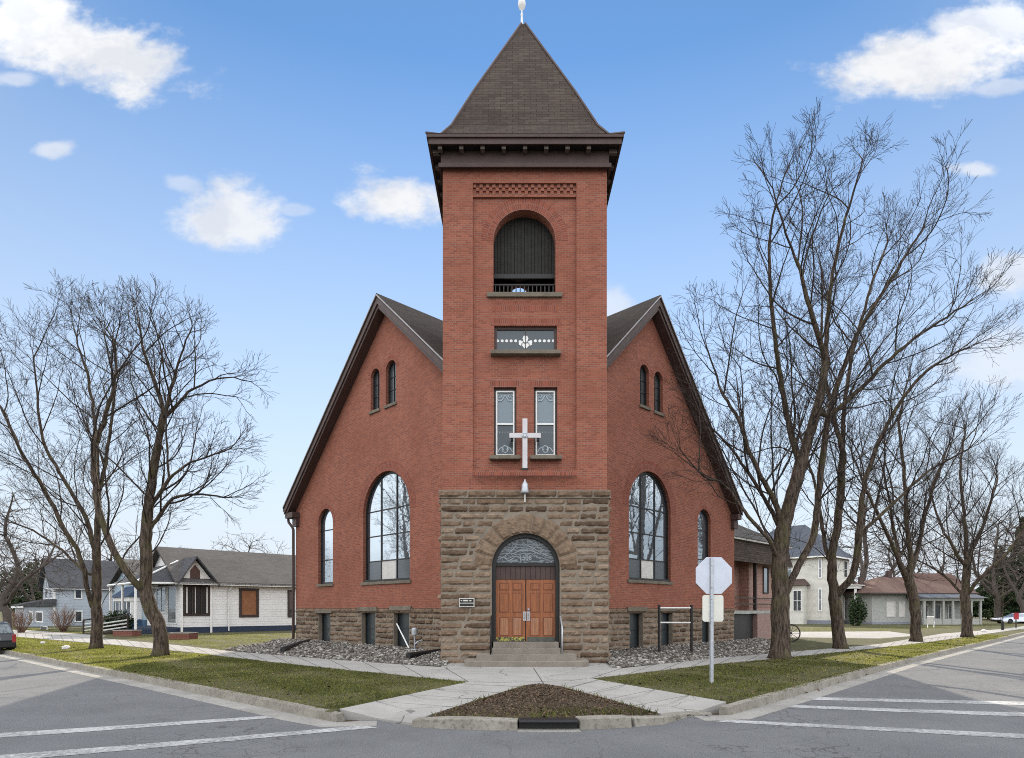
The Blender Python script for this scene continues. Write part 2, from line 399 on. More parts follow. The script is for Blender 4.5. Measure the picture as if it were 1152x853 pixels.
M['concrete'] = m_ground('concrete', [(.3, (.255, .245, .23)), (.7, (.345, .33, .312))], .8, .006, (.20, .185, .16), fscale=22, extra=cracks(.55, .012, (.09, .08, .07), .8, .15))
M['step'] = m_ground('step_concrete', [(.3, (.165, .145, .12)), (.7, (.25, .222, .19))], 1.6, .008, (.13, .115, .095), fscale=22, fmix=.5)
M['joint'] = m_plain('joint_dirt', (.075, .065, .052), .95)
M['kerb'] = m_ground('kerb_stone', [(.3, (.17, .155, .13)), (.7, (.28, .26, .225))], 2.2, .03, (.08, .07, .055), fscale=14, fmix=.6)
M['gutter'] = m_ground('gutter_concrete', [(.3, (.19, .18, .165)), (.7, (.33, .315, .29))], .9, .006, (.12, .11, .10), fscale=18, fmix=.5)
def asphalt_extra(n, co, c):
    c = cracks(.62, .010, (.05, .049, .049), .8)(n, co, c)
    fine = cracks(2.4, .030, (.06, .059, .058), .9, .12)(n, co, c); c = n.mix(n.mr(n.noise(co, .28, 3, .5), .50, .60), c, fine)
    sp = n.noise(co, 70, 3, .6)
    c = n.mix(n.mr(sp, .58, .70, 0, .55), c, (.34, .335, .33))
    blot = n.noise(co, 1.7, 6, .7)
    return n.mix(n.mr(blot, .50, .75, 0, .3), c, (.095, .095, .098))
M['asphalt'] = m_ground('asphalt', [(.28, (.102, .103, .108)), (.5, (.127, .128, .133)), (.75, (.155, .155, .158))], .45, .016, (.055, .055, .056), fscale=42, fmix=.85, extra=asphalt_extra)
M['asphalt2'] = M['asphalt']
M['lawn'] = m_ground('lawn', [(.3, (.050, .046, .022)), (.5, (.074, .071, .030)), (.72, (.105, .090, .048))], 1.3, .03, (.035, .036, .012), fscale=45, fmix=.7)
M['soil'] = m_ground('bare_soil', [(.3, (.055, .040, .026)), (.7, (.11, .082, .055))], 3., .04, (.03, .022, .015), fscale=40, fmix=.6)
M['bedbase'] = m_ground('gravel_base', [(.3, (.09, .08, .07)), (.7, (.16, .145, .13))], 4., .04, (.08, .07, .06), fscale=25, fmix=.7)
M['gravel'] = m_tinted('gravel', [(0, (.055, .045, .038)), (.45, (.13, .115, .10)), (.8, (.23, .215, .195)), (1, (.42, .40, .37))], scale=20, var=.2)
M['blade'] = m_tinted('grass_blade', [(0, (.038, .043, .024)), (.4, (.060, .068, .035)), (.75, (.098, .096, .056)), (1, (.19, .16, .10))], scale=.7, var=.35)
M['litter'] = m_tinted('dead_leaf', [(0, (.03, .02, .013)), (.6, (.075, .05, .032)), (1, (.15, .10, .065))], scale=20, var=.2)
def translucent_blade(m):
    n = NB(m.node_tree); bs = m.node_tree.nodes['Principled BSDF']; src = bs.inputs['Base Color'].links[0].from_socket
    tr = n.n('ShaderNodeBsdfTranslucent'); n.link(n.mix(1., src, (3.9, 3.7, 1.5), 'MULTIPLY'), tr.inputs[0])
    mx = n.n('ShaderNodeMixShader'); mx.inputs[0].default_value = .62; n.link(bs.outputs[0], mx.inputs[1]); n.link(tr.outputs[0], mx.inputs[2])
    n.link(mx.outputs[0], m.node_tree.nodes['Material Output'].inputs[0])
translucent_blade(M['blade'])
def paint_mat():
    m, n, bs = newmat('road_paint'); co = objco(n)
    f = n.noise(co, 14, 6, .7); g = n.noise(co, 1.2, 4, .6)
    k = n.mr(n.m('ADD', f, n.m('MULTIPLY', g, .55)), .60, .92, .05, .9)
    n.link(n.mix(k, (.40, .40, .395), (.14, .14, .14)), bs.inputs['Base Color']); bs.inputs['Roughness'].default_value = .85
    return m
M['paint'] = paint_mat()
def bark_mat(name, c, moss):
    m, n, bs = newmat(name); co = objco(n)
    mp = n.n('ShaderNodeMapping'); mp.inputs['Scale'].default_value = (9, 9, 1.6); n.link(co, mp.inputs[0])
    f = n.noise(mp.outputs[0], 1.6, 8, .75); g = n.noise(co, 1.1, 5, .6)
    cc = n.mix(n.mr(f, .38, .62), tuple(x*.30 for x in c), tuple(x*1.6 for x in c))
    cc = n.mix(n.mr(g, .48, .68, 0, moss), cc, (.085, .080, .035))
    n.link(cc, bs.inputs['Base Color']); bs.inputs['Roughness'].default_value = .95; bs.inputs['Specular IOR Level'].default_value = .15
    bump(n, bs, f, .03, .9); return m
M['bark'] = bark_mat('bark', (.072, .054, .042), .6)
M['twig'] = m_plain('twig_bark', (.040, .031, .026), .9, var=.3, spec=.15)
M['bark_far'] = m_plain('far_bark', (.085, .07, .062), .95, var=.3, spec=.1)
M['ever'] = m_tinted('evergreen', [(0, (.012, .022, .010)), (.6, (.030, .050, .020)), (1, (.06, .08, .035))], scale=3, var=.3)
# ------------------------------------------------------------------ the church: frames
XC, YT = .438, 21.2
GZ = .16
FT = Fr((XC, YT), (0, -1))
FL = Fr((-5.73, 27.74), (-1, -1))
FR = Fr((6.17, 27.30), (1, -1))
church = thing('brick_church', 'red brick corner church with tall square tower, brown stone base and orange wooden doors', 'church', (XC, YT+2.8, GZ))

def stone_courses(mb, fr, u0, u1, z0, z1, blocked, ch=.25, bulge=.05, seed=1, wmin=.45, wmax=1.15):
    """rock-faced ashlar: every block its own bulging rough face"""
    r = random.Random(seed); nrow = max(1, round((z1-z0)/ch)); h = (z1-z0)/nrow
    for k in range(nrow):
        za, zb = z0+k*h, z0+(k+1)*h; segs = [(u0, u1)]
        for a, c in blocked(za, zb):
            ns = []
            for s, e in segs:
                if c <= s or a >= e: ns.append((s, e)); continue
                if a > s: ns.append((s, a))
                if c < e: ns.append((c, e))
            segs = ns
        for s, e in segs:
            x = s - (r.random()*.4 if s == u0 else 0)
            cuts = [s]
            while True:
                x = max(x, s)+r.uniform(wmin, wmax)
                if x > e-.25: break
                cuts.append(x)
            cuts.append(e)
            for a, c in zip(cuts, cuts[1:]):
                if c-a < .03: continue
                block(mb, lambda p, q, d: fr.p(p, q, d), a+.008, c-.008, za+.007, zb-.007, bulge*(.5+r.random()), r)
def block(mb, P, a, c, za, zb, amp, r, cell=.065, tint=None):
    nx = max(2, int((c-a)/cell)); nz = max(3, int((zb-za)/cell)); k0 = len(mb.v)
    sx, sz, tx = r.random()*10, r.random()*10, r.uniform(-.5, .5)
    for j in range(nz+1):
        for i in range(nx+1):
            fu, fz = i/nx, j/nz
            ed = min(fu*(c-a), (1-fu)*(c-a), fz*(zb-za), (1-fz)*(zb-za))
            e = min(1, ed/.07); e = e*(2-e)
            d = e*amp*(.7+.5*math.sin(sx+fu*(c-a)*5+fz)+.35*math.sin(sz+fz*3+fu*(c-a)*11)+tx*(fz-.5)) + e*r.uniform(-.014, .014)
            mb.v.append(tuple(P(a+(c-a)*fu, za+(zb-za)*fz, max(-.012, d) if e > 0 else -.03)))
    t = r.random() if tint is None else tint
    for j in range(nz):
        for i in range(nx):
            q = k0+j*(nx+1)+i; mb.f.append((q, q+1, q+nx+2, q+nx+1)); mb.t.append(t)
def ring_quads(mb, fr, uc, zs, r0, r1, n0, n1, a0=0., a1=math.pi, seg=28, rise=1.):
    """arch band with bricks laid radially (uv follows the arc)"""
    for k in range(seg):
        b0, b1 = a0+(a1-a0)*k/seg, a0+(a1-a0)*(k+1)/seg
        def q(r_, a, n): return fr.p(uc+r_*math.cos(a), zs+rise*r_*math.sin(a), n)
        k0 = len(mb.v); mb.v += [tuple(q(r0, b0, n1)), tuple(q(r1, b0, n1)), tuple(q(r1, b1, n1)), tuple(q(r0, b1, n1)), tuple(q(r0, b0, n0)), tuple(q(r1, b0, n0)), tuple(q(r1, b1, n0)), tuple(q(r0, b1, n0))]
        fi = len(mb.f); mb.f += [(k0, k0+1, k0+2, k0+3), (k0+1, k0+5, k0+6, k0+2), (k0+4, k0, k0+3, k0+7)]; mb.t += [.5]*3
        rm = (r0+r1)/2
        mb.uvs[fi] = [(b0*rm, r0), (b0*rm, r1), (b1*rm, r1), (b1*rm, r0)]
        mb.uvs[fi+1] = [(0, 0)]*4; mb.uvs[fi+2] = [(b0*rm, 0), (b0*rm, .1), (b1*rm, .1), (b1*rm, 0)]
def bar_arch_window(fr, outline_fn, u0, u1, z0, z1, fw, nf, mat_frame, glass, vs=(), hs=(), mw=.03, sill=None, name='window', arched=True, label=None, parent=church, sillmat='stone_trim', gl2=None):
    """frame (the part) with glass, muntins and sill as its sub-parts; nf = depth of frame front behind the wall face"""
    out = outline_fn(u0, u1, z0, z1); inn = outline_fn(u0+fw, u1-fw, z0+fw, z1-fw)
    w = MB().holed(fr, out, [inn], nf-.09, nf).build(name, M[mat_frame], parent)
    if label: w['label'] = label
    MB().prism(fr, outline_fn(u0+fw*.5, u1-fw*.5, z0+fw*.5, z1-fw*.5), nf-.07, nf-.05).build('glass', M[glass], w)
    mb = MB(); uc, hw = (u0+u1)/2, (u1-u0)/2
    def top(u): 
        if not arched: return z1-fw*.5
        r = min(hw, z1-z0); x = min(1, abs(u-uc)/hw); return z1-r+r*math.sqrt(1-x*x)-fw*.4
    for u in vs: mb.fbox(fr, u-mw, u+mw, z0+fw*.5, top(u), nf-.06, nf-.015)
    for z in hs:
        h = hw-fw*.5
        if arched and z > z1-hw: h = math.sqrt(max(0, hw*hw-(z-(z1-hw))**2))-fw*.4
        mb.fbox(fr, uc-h, uc+h, z-mw*.75, z+mw*.75, nf-.06, nf-.02)
    if mb.v: mb.build('muntin', M[mat_frame], w)
    if sill: MB().fbox(fr, u0-sill, u1+sill, z0-.13, z0, nf-.1, .07).build('sill', M[sillmat], w, bevel=.012)
    return w

# ------------------------------------------------------------------ tower
HS, HB = 2.87, 2.80                      # half widths: stone, brick
zt = lambda py: CZ+(HPY-py)*YT/FPX
ut = lambda px, n=0: FT.px(px, HPY, n)[0]
Z_ST = zt(551.5)
d_c = ut(591.5); d_zs = zt(638); d_ro, d_ri, d_rv = 38.5*YT/FPX, 34*YT/FPX, 58*YT/FPX
def blocked(za, zb):
    zm = (za+zb)/2
    if zm > d_zs:
        q = d_rv**2-max(0, za-d_zs)**2
        return [(d_c-math.sqrt(q), d_c+math.sqrt(q))] if q > 0 else []
    return [(d_c-d_ro, d_c+d_ro)] if zm < d_zs-.0 else [(d_c-d_rv, d_c+d_rv)]
mb = MB(); stone_courses(mb, FT, -HS, HS, GZ-.1, Z_ST-.27, blocked, .245, .034, 3)
r9 = random.Random(5)
NV = 11                                   # voussoirs of the door arch
for k in range(NV):
    a0, a1 = math.pi*k/NV, math.pi*(k+1)/NV
    block(mb, lambda p, q, d: FT.p(d_c+q*math.cos(p), d_zs+q*math.sin(p), d+.02), a0+.006, a1-.006, d_ro, d_rv+.05*(k % 2), .03, r9, cell=.06, tint=.55+.2*r9.random())
sb = mb.build('stone_base', M['stone'], church, tint=True)
# the voussoir patches run the other way round: face them outwards
bm = bmesh.new(); bm.from_mesh(sb.data)
for f in bm.faces:
    if f.normal.y > .3: f.normal_flip()
bm.to_mesh(sb.data); bm.free()
mb = MB()
for s in (-1, 1):
    fs = Fr((XC+s*HS, YT+2.8), (s, 0)); mb = MB(); stone_courses(mb, fs, -2.8, 2.8, GZ-.1, Z_ST-.27, lambda a, c: [], .245, .05, 8+s)
    mb.build('stone_side', M['stone'], church, tint=True)
mb = MB(); a = arch(d_c-d_ro+.004, d_c+d_ro-.004, GZ-.3, d_zs+d_ro-.004, 28)
mb.holed(FT, rect(-HS+.02, HS-.02, GZ-.3, Z_ST-.02), [a], -.5, -.012)
for s in (-1, 1): mb.box(XC+s*(HS-.02)-(.4 if s > 0 else 0), XC+s*(HS-.02)+(.4 if s < 0 else 0), YT+.51, YT+5.6, GZ-.3, Z_ST-.02)
mb.build('stone_core', M['mortar'], church)
mb = MB(); r9 = random.Random(12); x = -HS-.06
while x < HS:
    w_ = min(r9.uniform(.7, 1.3), HS+.06-x)
    block(mb, lambda p, q, d: FT.p(p, q, d+.05), x+.006, x+w_-.006, Z_ST-.265, Z_ST-.005, .05, r9, tint=.25+.3*r9.random()); x += w_
mb.build('stone_cap_course', M['stone'], church, tint=True)
MB().box(XC-HS-.05, XC+HS+.05, YT-.035, YT+5.7, Z_ST-.27, Z_ST).build('stone_cap', M['mortar'], church)

# brick shaft
Z_TOP = zt(168)
pu0, pu1 = ut(532, -.1), ut(648.5, -.1); pz0, pz1 = FT.px(590, 534, -.1)[1], FT.px(590, 206, -.1)[1]
bel = (*[FT.px(x, 300, -.2)[0] for x in (555, 625)], FT.px(590, 330, -.2)[1], FT.px(590, 236, -.2)[1])
hw_ = (FT.px(556, 380, -.2)[0], FT.px(626.5, 380, -.2)[0], FT.px(590, 397, -.2)[1], FT.px(590, 366.5, -.2)[1])
w1 = (FT.px(555.5, 470, -.2)[0], FT.px(581, 470, -.2)[0], FT.px(590, 514, -.2)[1], FT.px(590, 435.5, -.2)[1])
w2 = (FT.px(600.5, 470, -.2)[0], FT.px(627, 470, -.2)[0], w1[2], w1[3])
mb = MB()
mb.holed(FT, rect(-HB, HB, Z_ST, Z_TOP), [rect(pu0, pu1, pz0, pz1)], -.2, -.1)
mb.holed(FT, rect(-HB, HB, Z_ST, Z_TOP), [arch(*bel), rect(*hw_), rect(*w1), rect(*w2)], -.62, -.2)
FB_ = Fr((XC, YT+5.6), (0, 1))
mb.holed(FB_, rect(-HB, HB, Z_ST, Z_TOP), [arch(.14-.38, .14+.38, 14.3, 15.78)], -.4, 0)
for s in (-1, 1):
    fs = Fr((XC+s*HB, YT+2.8), (s, 0)); mb.fbox(fs, -2.2, 2.4, Z_ST, Z_TOP, -.4, 0)
mb.build('tower_wall', M['brick'], church)
mb = MB(); bz0, bz1 = pz1-.36, pz1
for k in range(3):
    n = int((pu1-pu0)/.22)
    for i in range(n):
        u = pu0+(i+.5*(k % 2)+.25*(k == 1)*0)*(pu1-pu0)/n; mb.fbox(FT, max(u, pu0), min(u+.11, pu1), bz0+.01+k*.115, bz0+.12+k*.115, -.195, -.150)
mb.fbox(FT, pu0, pu1, bz0-.10, bz0-.02, -.196, -.12)
mb.build('corbel_frieze', M['brick'], church)
# brick arches and flat arches
mb = MB(); rr = (bel[1]-bel[0])/2; ring_quads(mb, FT, (bel[0]+bel[1])/2, bel[3]-rr, rr, rr+.42, -.3, -.194); mb.build('brick_arch', M['brick_arch'], church)
for u0, u1, z0, z1 in (hw_, w1, w2):
    MB().fbox(FT, u0-.12, u1+.12, z1, z1+.24, -.21, -.195).build('flat_arch', M['brick_arch'], church)
MB().fbox(FT, bel[0]-.05, bel[1]+.05, bel[2]-.62, bel[2]-.32, -.21, -.196).build('soldier_band', M['brick_arch'], church)
mb = MB().fbox(FT, bel[0]-.22, bel[1]+.22, bel[2]-.16, bel[2], -.5, -.1)
mb.build('belfry_sill', M['stone_trim'], church, bevel=.015)
mb = MB(); zl = pz0; mb.prism(Fr((XC+pu0, YT), (-1, 0)), [(.2, zl-.10), (.2, zl+.10), (.1-.005, zl+.01), (.075, zl-.03), (.075, zl-.10)], -(pu1-pu0)+.0, -.0)
mb.build('panel_ledge', M['brick_arch'], church)
# belfry inside: boarded ceiling, beam, floor, railing
zc = zt(308)+0.5
mb = MB(); i = 0; x = -HB+.42
zc = CZ+(HPY-311)/FPX*(YT+5.1)
while x < HB-.45:
    mb.box(XC+x+.006, XC+x+.135, YT+.65, YT+5.15, zc-.02*(i % 2)*.5, zc+.05); x += .14; i += 1
mb.box(XC-HB+.4, XC+HB-.4, YT+.64, YT+5.16, zc+.05, zc+.1)
mb.build('belfry_ceiling', m_plain('old_boards', (.16, .14, .12), .9, var=.5, scale=3), church)
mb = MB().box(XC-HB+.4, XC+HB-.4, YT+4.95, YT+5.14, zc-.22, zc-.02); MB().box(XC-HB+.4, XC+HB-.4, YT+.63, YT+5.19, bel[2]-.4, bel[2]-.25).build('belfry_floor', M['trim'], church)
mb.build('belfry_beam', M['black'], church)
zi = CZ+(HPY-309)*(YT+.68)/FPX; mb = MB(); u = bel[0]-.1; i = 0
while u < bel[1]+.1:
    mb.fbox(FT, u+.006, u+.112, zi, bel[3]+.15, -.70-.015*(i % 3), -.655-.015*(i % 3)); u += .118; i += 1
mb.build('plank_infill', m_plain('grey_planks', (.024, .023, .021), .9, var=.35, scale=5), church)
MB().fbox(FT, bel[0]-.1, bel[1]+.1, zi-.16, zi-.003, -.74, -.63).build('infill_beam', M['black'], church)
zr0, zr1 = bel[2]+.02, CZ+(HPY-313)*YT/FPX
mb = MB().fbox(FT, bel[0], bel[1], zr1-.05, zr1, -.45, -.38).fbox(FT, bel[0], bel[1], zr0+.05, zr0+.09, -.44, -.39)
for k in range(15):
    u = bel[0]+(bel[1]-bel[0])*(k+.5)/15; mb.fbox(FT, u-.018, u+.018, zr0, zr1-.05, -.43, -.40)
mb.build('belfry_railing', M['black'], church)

# tower windows
def ornament(fr, pts, r, n): return [fr.p(u, z, n) for u, z in pts]
for i, (u0, u1, z0, z1) in enumerate((w1, w2)):
    w = bar_arch_window(FT, rect, u0, u1, z0, z1, .06, -.33, 'trim', 'glass_tower', (), (), sill=.14, arched=False)
    a, c, e, g = u0+.07, u1-.07, z0+.06, z1-.09; zm = e+(g-e)*.49
    mb = MB().holed(FT, rect(a, c, e, g), [rect(a+.05, c-.05, e+.05, zm-.03), rect(a+.05, c-.05, zm+.03, g-.05)], -.37, -.31)
    mb.build('sash', M['white'], w)
    MB().fbox(FT, a+.03, c-.03, e+.03, zm, -.372, -.362).build('lower_pane', M['glass_lower'], w)
    mb = MB(); uc = (a+c)/2; hw = (c-a)/2-.07
    for s in (-1, 1):   # etched scrolls
        mb.tube([FT.p(uc+s*hw*t, g-.22-.16*math.sin(t*2.6)+.1*(1-t), -.358) for t in np.linspace(.05, .95, 9)], .016, 4)
        mb.tube([FT.p(uc+s*(hw*.75+.07*math.cos(q)), g-.17+.07*math.sin(q), -.358) for q in np.linspace(0, 5, 9)], .013, 4)
        mb.tube([FT.p(uc+s*hw*t, e+.12+.17*math.sin(t*3.0), -.358) for t in np.linspace(.2, 1, 9)], .018, 4)
        for q in range(3): mb.lathe(FT.p(uc+s*hw*(.28+.3*q), zm+.14, -.36), [(.014, 0), (.014, .006)], 8, FT.n)
    mb.tube([FT.p(uc+.10*math.sin(q*2*math.pi), e+.24+.12*math.cos(q*2*math.pi), -.358) for q in np.linspace(0, 1, 9)], .022, 4)
    for q in (-.2, -.1, 0, .1, .2): mb.lathe(FT.p(uc+q, zm-.27, -.36), [(.014, 0), (.014, .006)], 8, FT.n)
    mb.build('etched_pattern', M['etched'], w)
u0, u1, z0, z1 = hw_
w = bar_arch_window(FT, rect, u0, u1, z0, z1, .09, -.3, 'trim', 'glass_lower', ((u0+u1)/2,), (), mw=.01, sill=.12, arched=False)
mb = MB(); uc, zc_ = (u0+u1)/2, (z0+z1)/2-.02
for s in (-1, 1):
    for k in range(5): mb.lathe(FT.p(uc+s*(.34+.155*k), zc_+.02, -.345), [(.052, 0), (.052, .012)], 10, FT.n)
    mb.prism(FT, [(uc+s*.012, zc_-.05), (uc+s*.012, zc_+.19), (uc+s*.06, zc_+.20), (uc+s*.10, zc_+.10), (uc+s*.06, zc_)], -.345, -.33)
    mb.prism(FT, [(uc+s*.05, zc_-.02), (uc+s*.20, zc_+.05), (uc+s*.235, zc_+.0), (uc+s*.22, zc_-.12), (uc+s*.15, zc_-.15), (uc+s*.13, zc_-.05)], -.345, -.33)
    mb.prism(FT, [(uc+s*.01, zc_-.08), (uc+s*.10, zc_-.06), (uc+s*.12, zc_-.15), (uc+s*.02, zc_-.25)], -.345, -.33)
mb.build('leaded_ornament', M['white'], w)

# door
nd = -.34
fr_o = arch(d_c-d_ro+.004, d_c+d_ro-.004, zt(723), d_zs+d_ro-.004, 28); fr_i = arch(d_c-d_ri, d_c+d_ri, zt(723)+.03, d_zs+d_ri, 28)
ent = MB().holed(FT, fr_o, [fr_i], nd-.05, nd+.14).build('door_frame', M['black'], church)
P = lambda px, py: FT.px(px, py, nd)
zf0 = P(590, 634)[1]; zp0 = P(590, 652)[1]; zd0 = P(590, 722.5)[1]
mb = MB(); fan = [(u, z) for u, z in arch(d_c-d_ri, d_c+d_ri, zf0, d_zs+d_ri, 24)]
mb.prism(FT, fan, nd-.03, nd-.01); fg = mb.build('fanlight', M['fanlight'], church)
mb = MB().fbox(FT, d_c-d_ri, d_c+d_ri, zf0-.09, zf0+.02, nd-.03, nd+.04)
mb.build('fanlight_bar', M['black'], fg)
mb = MB()
q = lambda px, py: FT.p(*P(px, py), nd-.004)
for crv in ([(585,605),(590,612),(600,617),(612,624),(622,627)],[(592,604),(600,612),(610,618),(624,622)],[(583,607),(580,615),(573,622),(565,628)],[(575,624),(584,620),(596,619),(608,624)],[(570,612),(574,608),(577,613),(575,618)],[(562,622),(568,616),(573,621)],[(607,607),(612,612),(618,616)],[(560,630),(566,627),(572,631),(578,628)]):
    mb.tube([q(*c_) for c_ in crv], .017, 4)
mb.build('etched_pattern', M['etched_dim'], fg)
def lettering(text, fr, u, z, size, n, mat, name, parent, off=None):
    cu = bpy.data.curves.new('t', 'FONT'); cu.body = text; cu.size = size; cu.extrude = .003; cu.align_x = 'CENTER'; cu.align_y = 'CENTER'
    ob = bpy.data.objects.new('t', cu); COL.objects.link(ob); dg = bpy.context.evaluated_depsgraph_get(); me = bpy.data.meshes.new_from_object(ob.evaluated_get(dg))
    Mx = fr.mat() @ Matrix.Translation((u, z, n)); mb = MB(); mb.add([Mx @ v.co for v in me.vertices], [tuple(p.vertices) for p in me.polygons])
    bpy.data.objects.remove(ob); bpy.data.curves.remove(cu); bpy.data.meshes.remove(me)
    return mb.build(name, mat, parent, uv=False)
u_, z_ = P(591, 628); lettering('1508', FT, u_, z_, .22, nd, M['etched_dim'], 'etched_number', fg)
mb = MB()
for k in range(12): mb.fbox(FT, d_c-d_ri+.005+k*d_ri/6, d_c-d_ri+(k+1)*d_ri/6-.005, zp0, zf0-.09, nd-.05, nd-.02)
mb.build('transom_board', M['trim'], church)
MB().fbox(FT, d_c-d_ro, d_c+d_ro, zd0-.2, d_zs+d_ro, nd-.2, nd-.06).build('door_backing', M['black'], church)
for s, (xa, xb), cols in ((-1, (557.3, 590.9), ((561.5, 573), (576.5, 587.5))), (1, (592.1, 626.5), ((596.3, 607), (611, 622.5)))):
    ua, ub = P(xa, 690)[0], P(xb, 690)[0]
    dr = MB().fbox(FT, ua, ub, zd0, zp0-.01, nd-.05, nd).build('door', M['door'], church)
    g = MB(); pn = MB(); pw = MB()
    for c0, c1 in cols:
        for y0, y1, worn in ((656, 664.5, 0), (667, 689.5, 0), (694.5, 716, 1)):
            a, z1 = P(c0, y0); c, z0 = P(c1, y1)
            g.fbox(FT, a, c, z0, z1, nd-.02, nd+.002)
            (pw if worn else pn).prism(FT, rect(a+.03, c-.03, z0+.03, z1-.03), nd-.02, nd+.014)
    g.build('panel_groove', M['door_groove'], dr); pn.build('panel', M['door'], dr, bevel=.008); pw.build('worn_panel', M['door_worn'], dr, bevel=.008)
    MB().fbox(FT, ua+.03, ub-.02, zd0+.02, P(590, 716.8)[1], nd, nd+.008).build('kick_plate', M['kick_yellow' if s < 0 else 'kick'], dr)
    mb = MB(); uh = P(590.2 if s < 0 else 594.6, 690)[0]; zh = P(590, 692)[1]
    mb.fbox(FT, uh-.055, uh+.055, zh-.2, zh+.12, nd, nd+.02); mb.tube([FT.p(uh, zh-.12, nd+.02), FT.p(uh, zh-.12, nd+.07), FT.p(uh, zh+.06, nd+.07), FT.p(uh, zh+.06, nd+.02)], .014, 6)
    if s > 0: mb.lathe(FT.p(uh, zh+.19, nd), [(.05, 0), (.05, .03), (.03, .05)], 10, FT.n)
    mb.build('handle', M['silver'], dr)
# entrance steps
st = thing('entrance_steps', 'four concrete steps with rounded bottom tread below the orange church doors', 'steps', (XC, YT-.6, GZ))
def rounded(hw, n0, n1, rad, z0, z1, mb):
    pts = [(d_c-hw, n0), (d_c-hw, n1-rad)] + [(d_c-hw+rad-rad*math.cos(t), n1-rad+rad*math.sin(t)) for t in np.linspace(0, math.pi/2, 7)] + [(d_c+hw-rad+rad*math.sin(t), n1-rad+rad*math.cos(t)) for t in np.linspace(0, math.pi/2, 7)] + [(d_c+hw, n0)]
    vs = [FT.p(u, 0, n) for u, n in pts]; N = len(vs)
    mb.add([Vector((v.x, v.y, z1)) for v in vs]+[Vector((v.x, v.y, z0)) for v in vs], [tuple(range(N)), tuple(range(2*N-1, N-1, -1))]+[(i, i+N, (i+1) % N+N, (i+1) % N) for i in range(N)])
for hw, n0, n1, rad, z0, z1 in ((2.0, .07, 1.5, .35, GZ-.05, .335), (1.62, .07, 1.08, .03, .335, .515), (1.12, .07, .66, .03, .515, .695), (1.1, -.33, .26, .03, .695, .875)):
    mb = MB(); rounded(hw, n0, n1, rad, z0, z1, mb); o = mb.build('step', M['step'], st, bevel=.015)
bm = bmesh.new()
for o in st.children:
    bm.from_mesh(o.data); bmesh.ops.recalc_face_normals(bm, faces=bm.faces); bm.to_mesh(o.data); bm.clear()
bm.free()
for s, lab in ((-1, 'thin dark handrail at left side of the entrance steps'), (1, 'thin dark handrail at right side of the entrance steps')):
    b0 = FT.p(d_c+s*1.16, 0, .95)
    hr = thing('handrail', lab, 'handrail', (b0.x, b0.y, .515), group='handrails of the entrance steps')
    u = d_c+s*1.16
    MB().tube([FT.p(u, 1.75, .1), FT.p(u, 1.72, .25), FT.p(u, 1.42, .90), FT.p(u, 1.36, .96), FT.p(u, .51, .96)], .027, 8).build('rail', M['galv' if s > 0 else 'black'], hr, smooth=True)
    MB().tube([FT.p(u, .69, .2), FT.p(u, 1.73, .2)], .02, 8).build('post', M['black'], hr)

# cornice and roof of the tower
TC = Vector((XC, YT+2.8)); z0, z1 = zt(188), 0
W_E = 3.22; Y_E = YT+2.8-W_E; zE1 = CZ+(HPY-152)*Y_E/FPX; zE0 = CZ+(HPY-160.5)*Y_E/FPX
mb = MB(); h = HB+.03
def ring(mb, w_out, w_in, za, zb):
    x, y = TC
    mb.box(x-w_out, x+w_out, y-w_out, y-w_in, za, zb).box(x-w_out, x+w_out, y+w_in, y+w_out, za, zb)
    mb.box(x-w_out, x-w_in, y-w_in, y+w_in, za, zb).box(x+w_in, x+w_out, y-w_in, y+w_in, za, zb)
ring(mb, HB+.05, HB-.3+.08, zt(188), zE0-.002); ring(mb, HB+.12, HB+.05, zt(190.5), zt(186)); 
mb.build('frieze_board', M['trim'], church)
mb = MB(); ring(mb, W_E-.03, HB-.2, zE0, zE0+.05); mb.build('soffit', M['black'], church)
mb = MB(); ring(mb, W_E, W_E-.06, zE0-.04, zE1); ring(mb, W_E+.06, W_E, zE1-.1, zE1+.01); mb.build('eave_board', M['trim'], church)
x, y = TC[0], TC[1]; M['bracket'] = m_plain('bracket_paint', (.11, .085, .075), .6)
for k in range(9):
    q = -HB-.05+(2*HB+.1)*k/8
    for sx, sy in ((1, 0), (-1, 0), (0, 1), (0, -1)):
        if k == 8 and sy: continue
        mb = MB()
        if sx: mb.box(x+sx*(HB+.05) if sx > 0 else x-W_E+.1, x+W_E-.1 if sx > 0 else x-HB-.05, y+q-.07, y+q+.07, zE0-.13, zE0-.003)
        else: mb.box(x+q-.07, x+q+.07, y+(HB+.05) if sy > 0 else y-W_E+.1, y+W_E-.1 if sy > 0 else y-HB-.05, zE0-.13, zE0-.003)
        mb.build('eave_bracket', M['bracket'], church)
prof = [(W_E+.07, zE1+.0), (2.86, zE1+.27), (2.52, zE1+.85), (1.78, zE1+2.68), (.07, CZ+(HPY-29)/FPX*(YT+2.8))]
mb = MB(); vs = []
for w_, z_ in prof: vs += [(x-w_, y-w_, z_), (x+w_, y-w_, z_), (x+w_, y+w_, z_), (x-w_, y+w_, z_)]
fs = [(4*i+k, 4*i+(k+1) % 4, 4*i+4+(k+1) % 4, 4*i+4+k) for i in range(len(prof)-1) for k in range(4)] + [(3, 2, 1, 0), tuple(range(len(vs)-4, len(vs)))]
mb.add(vs, fs); tr = mb.build('tower_roof', M['tower_roof'], church)
mb = MB()
for k, (sx, sy) in enumerate(((-1, -1), (1, -1), (1, 1), (-1, 1))): mb.tube([(x+sx*w_, y+sy*w_, z_+.02) for w_, z_ in prof], .045, 5)
mb.build('hip_cap', M['trim'], tr)
za = prof[-1][1]
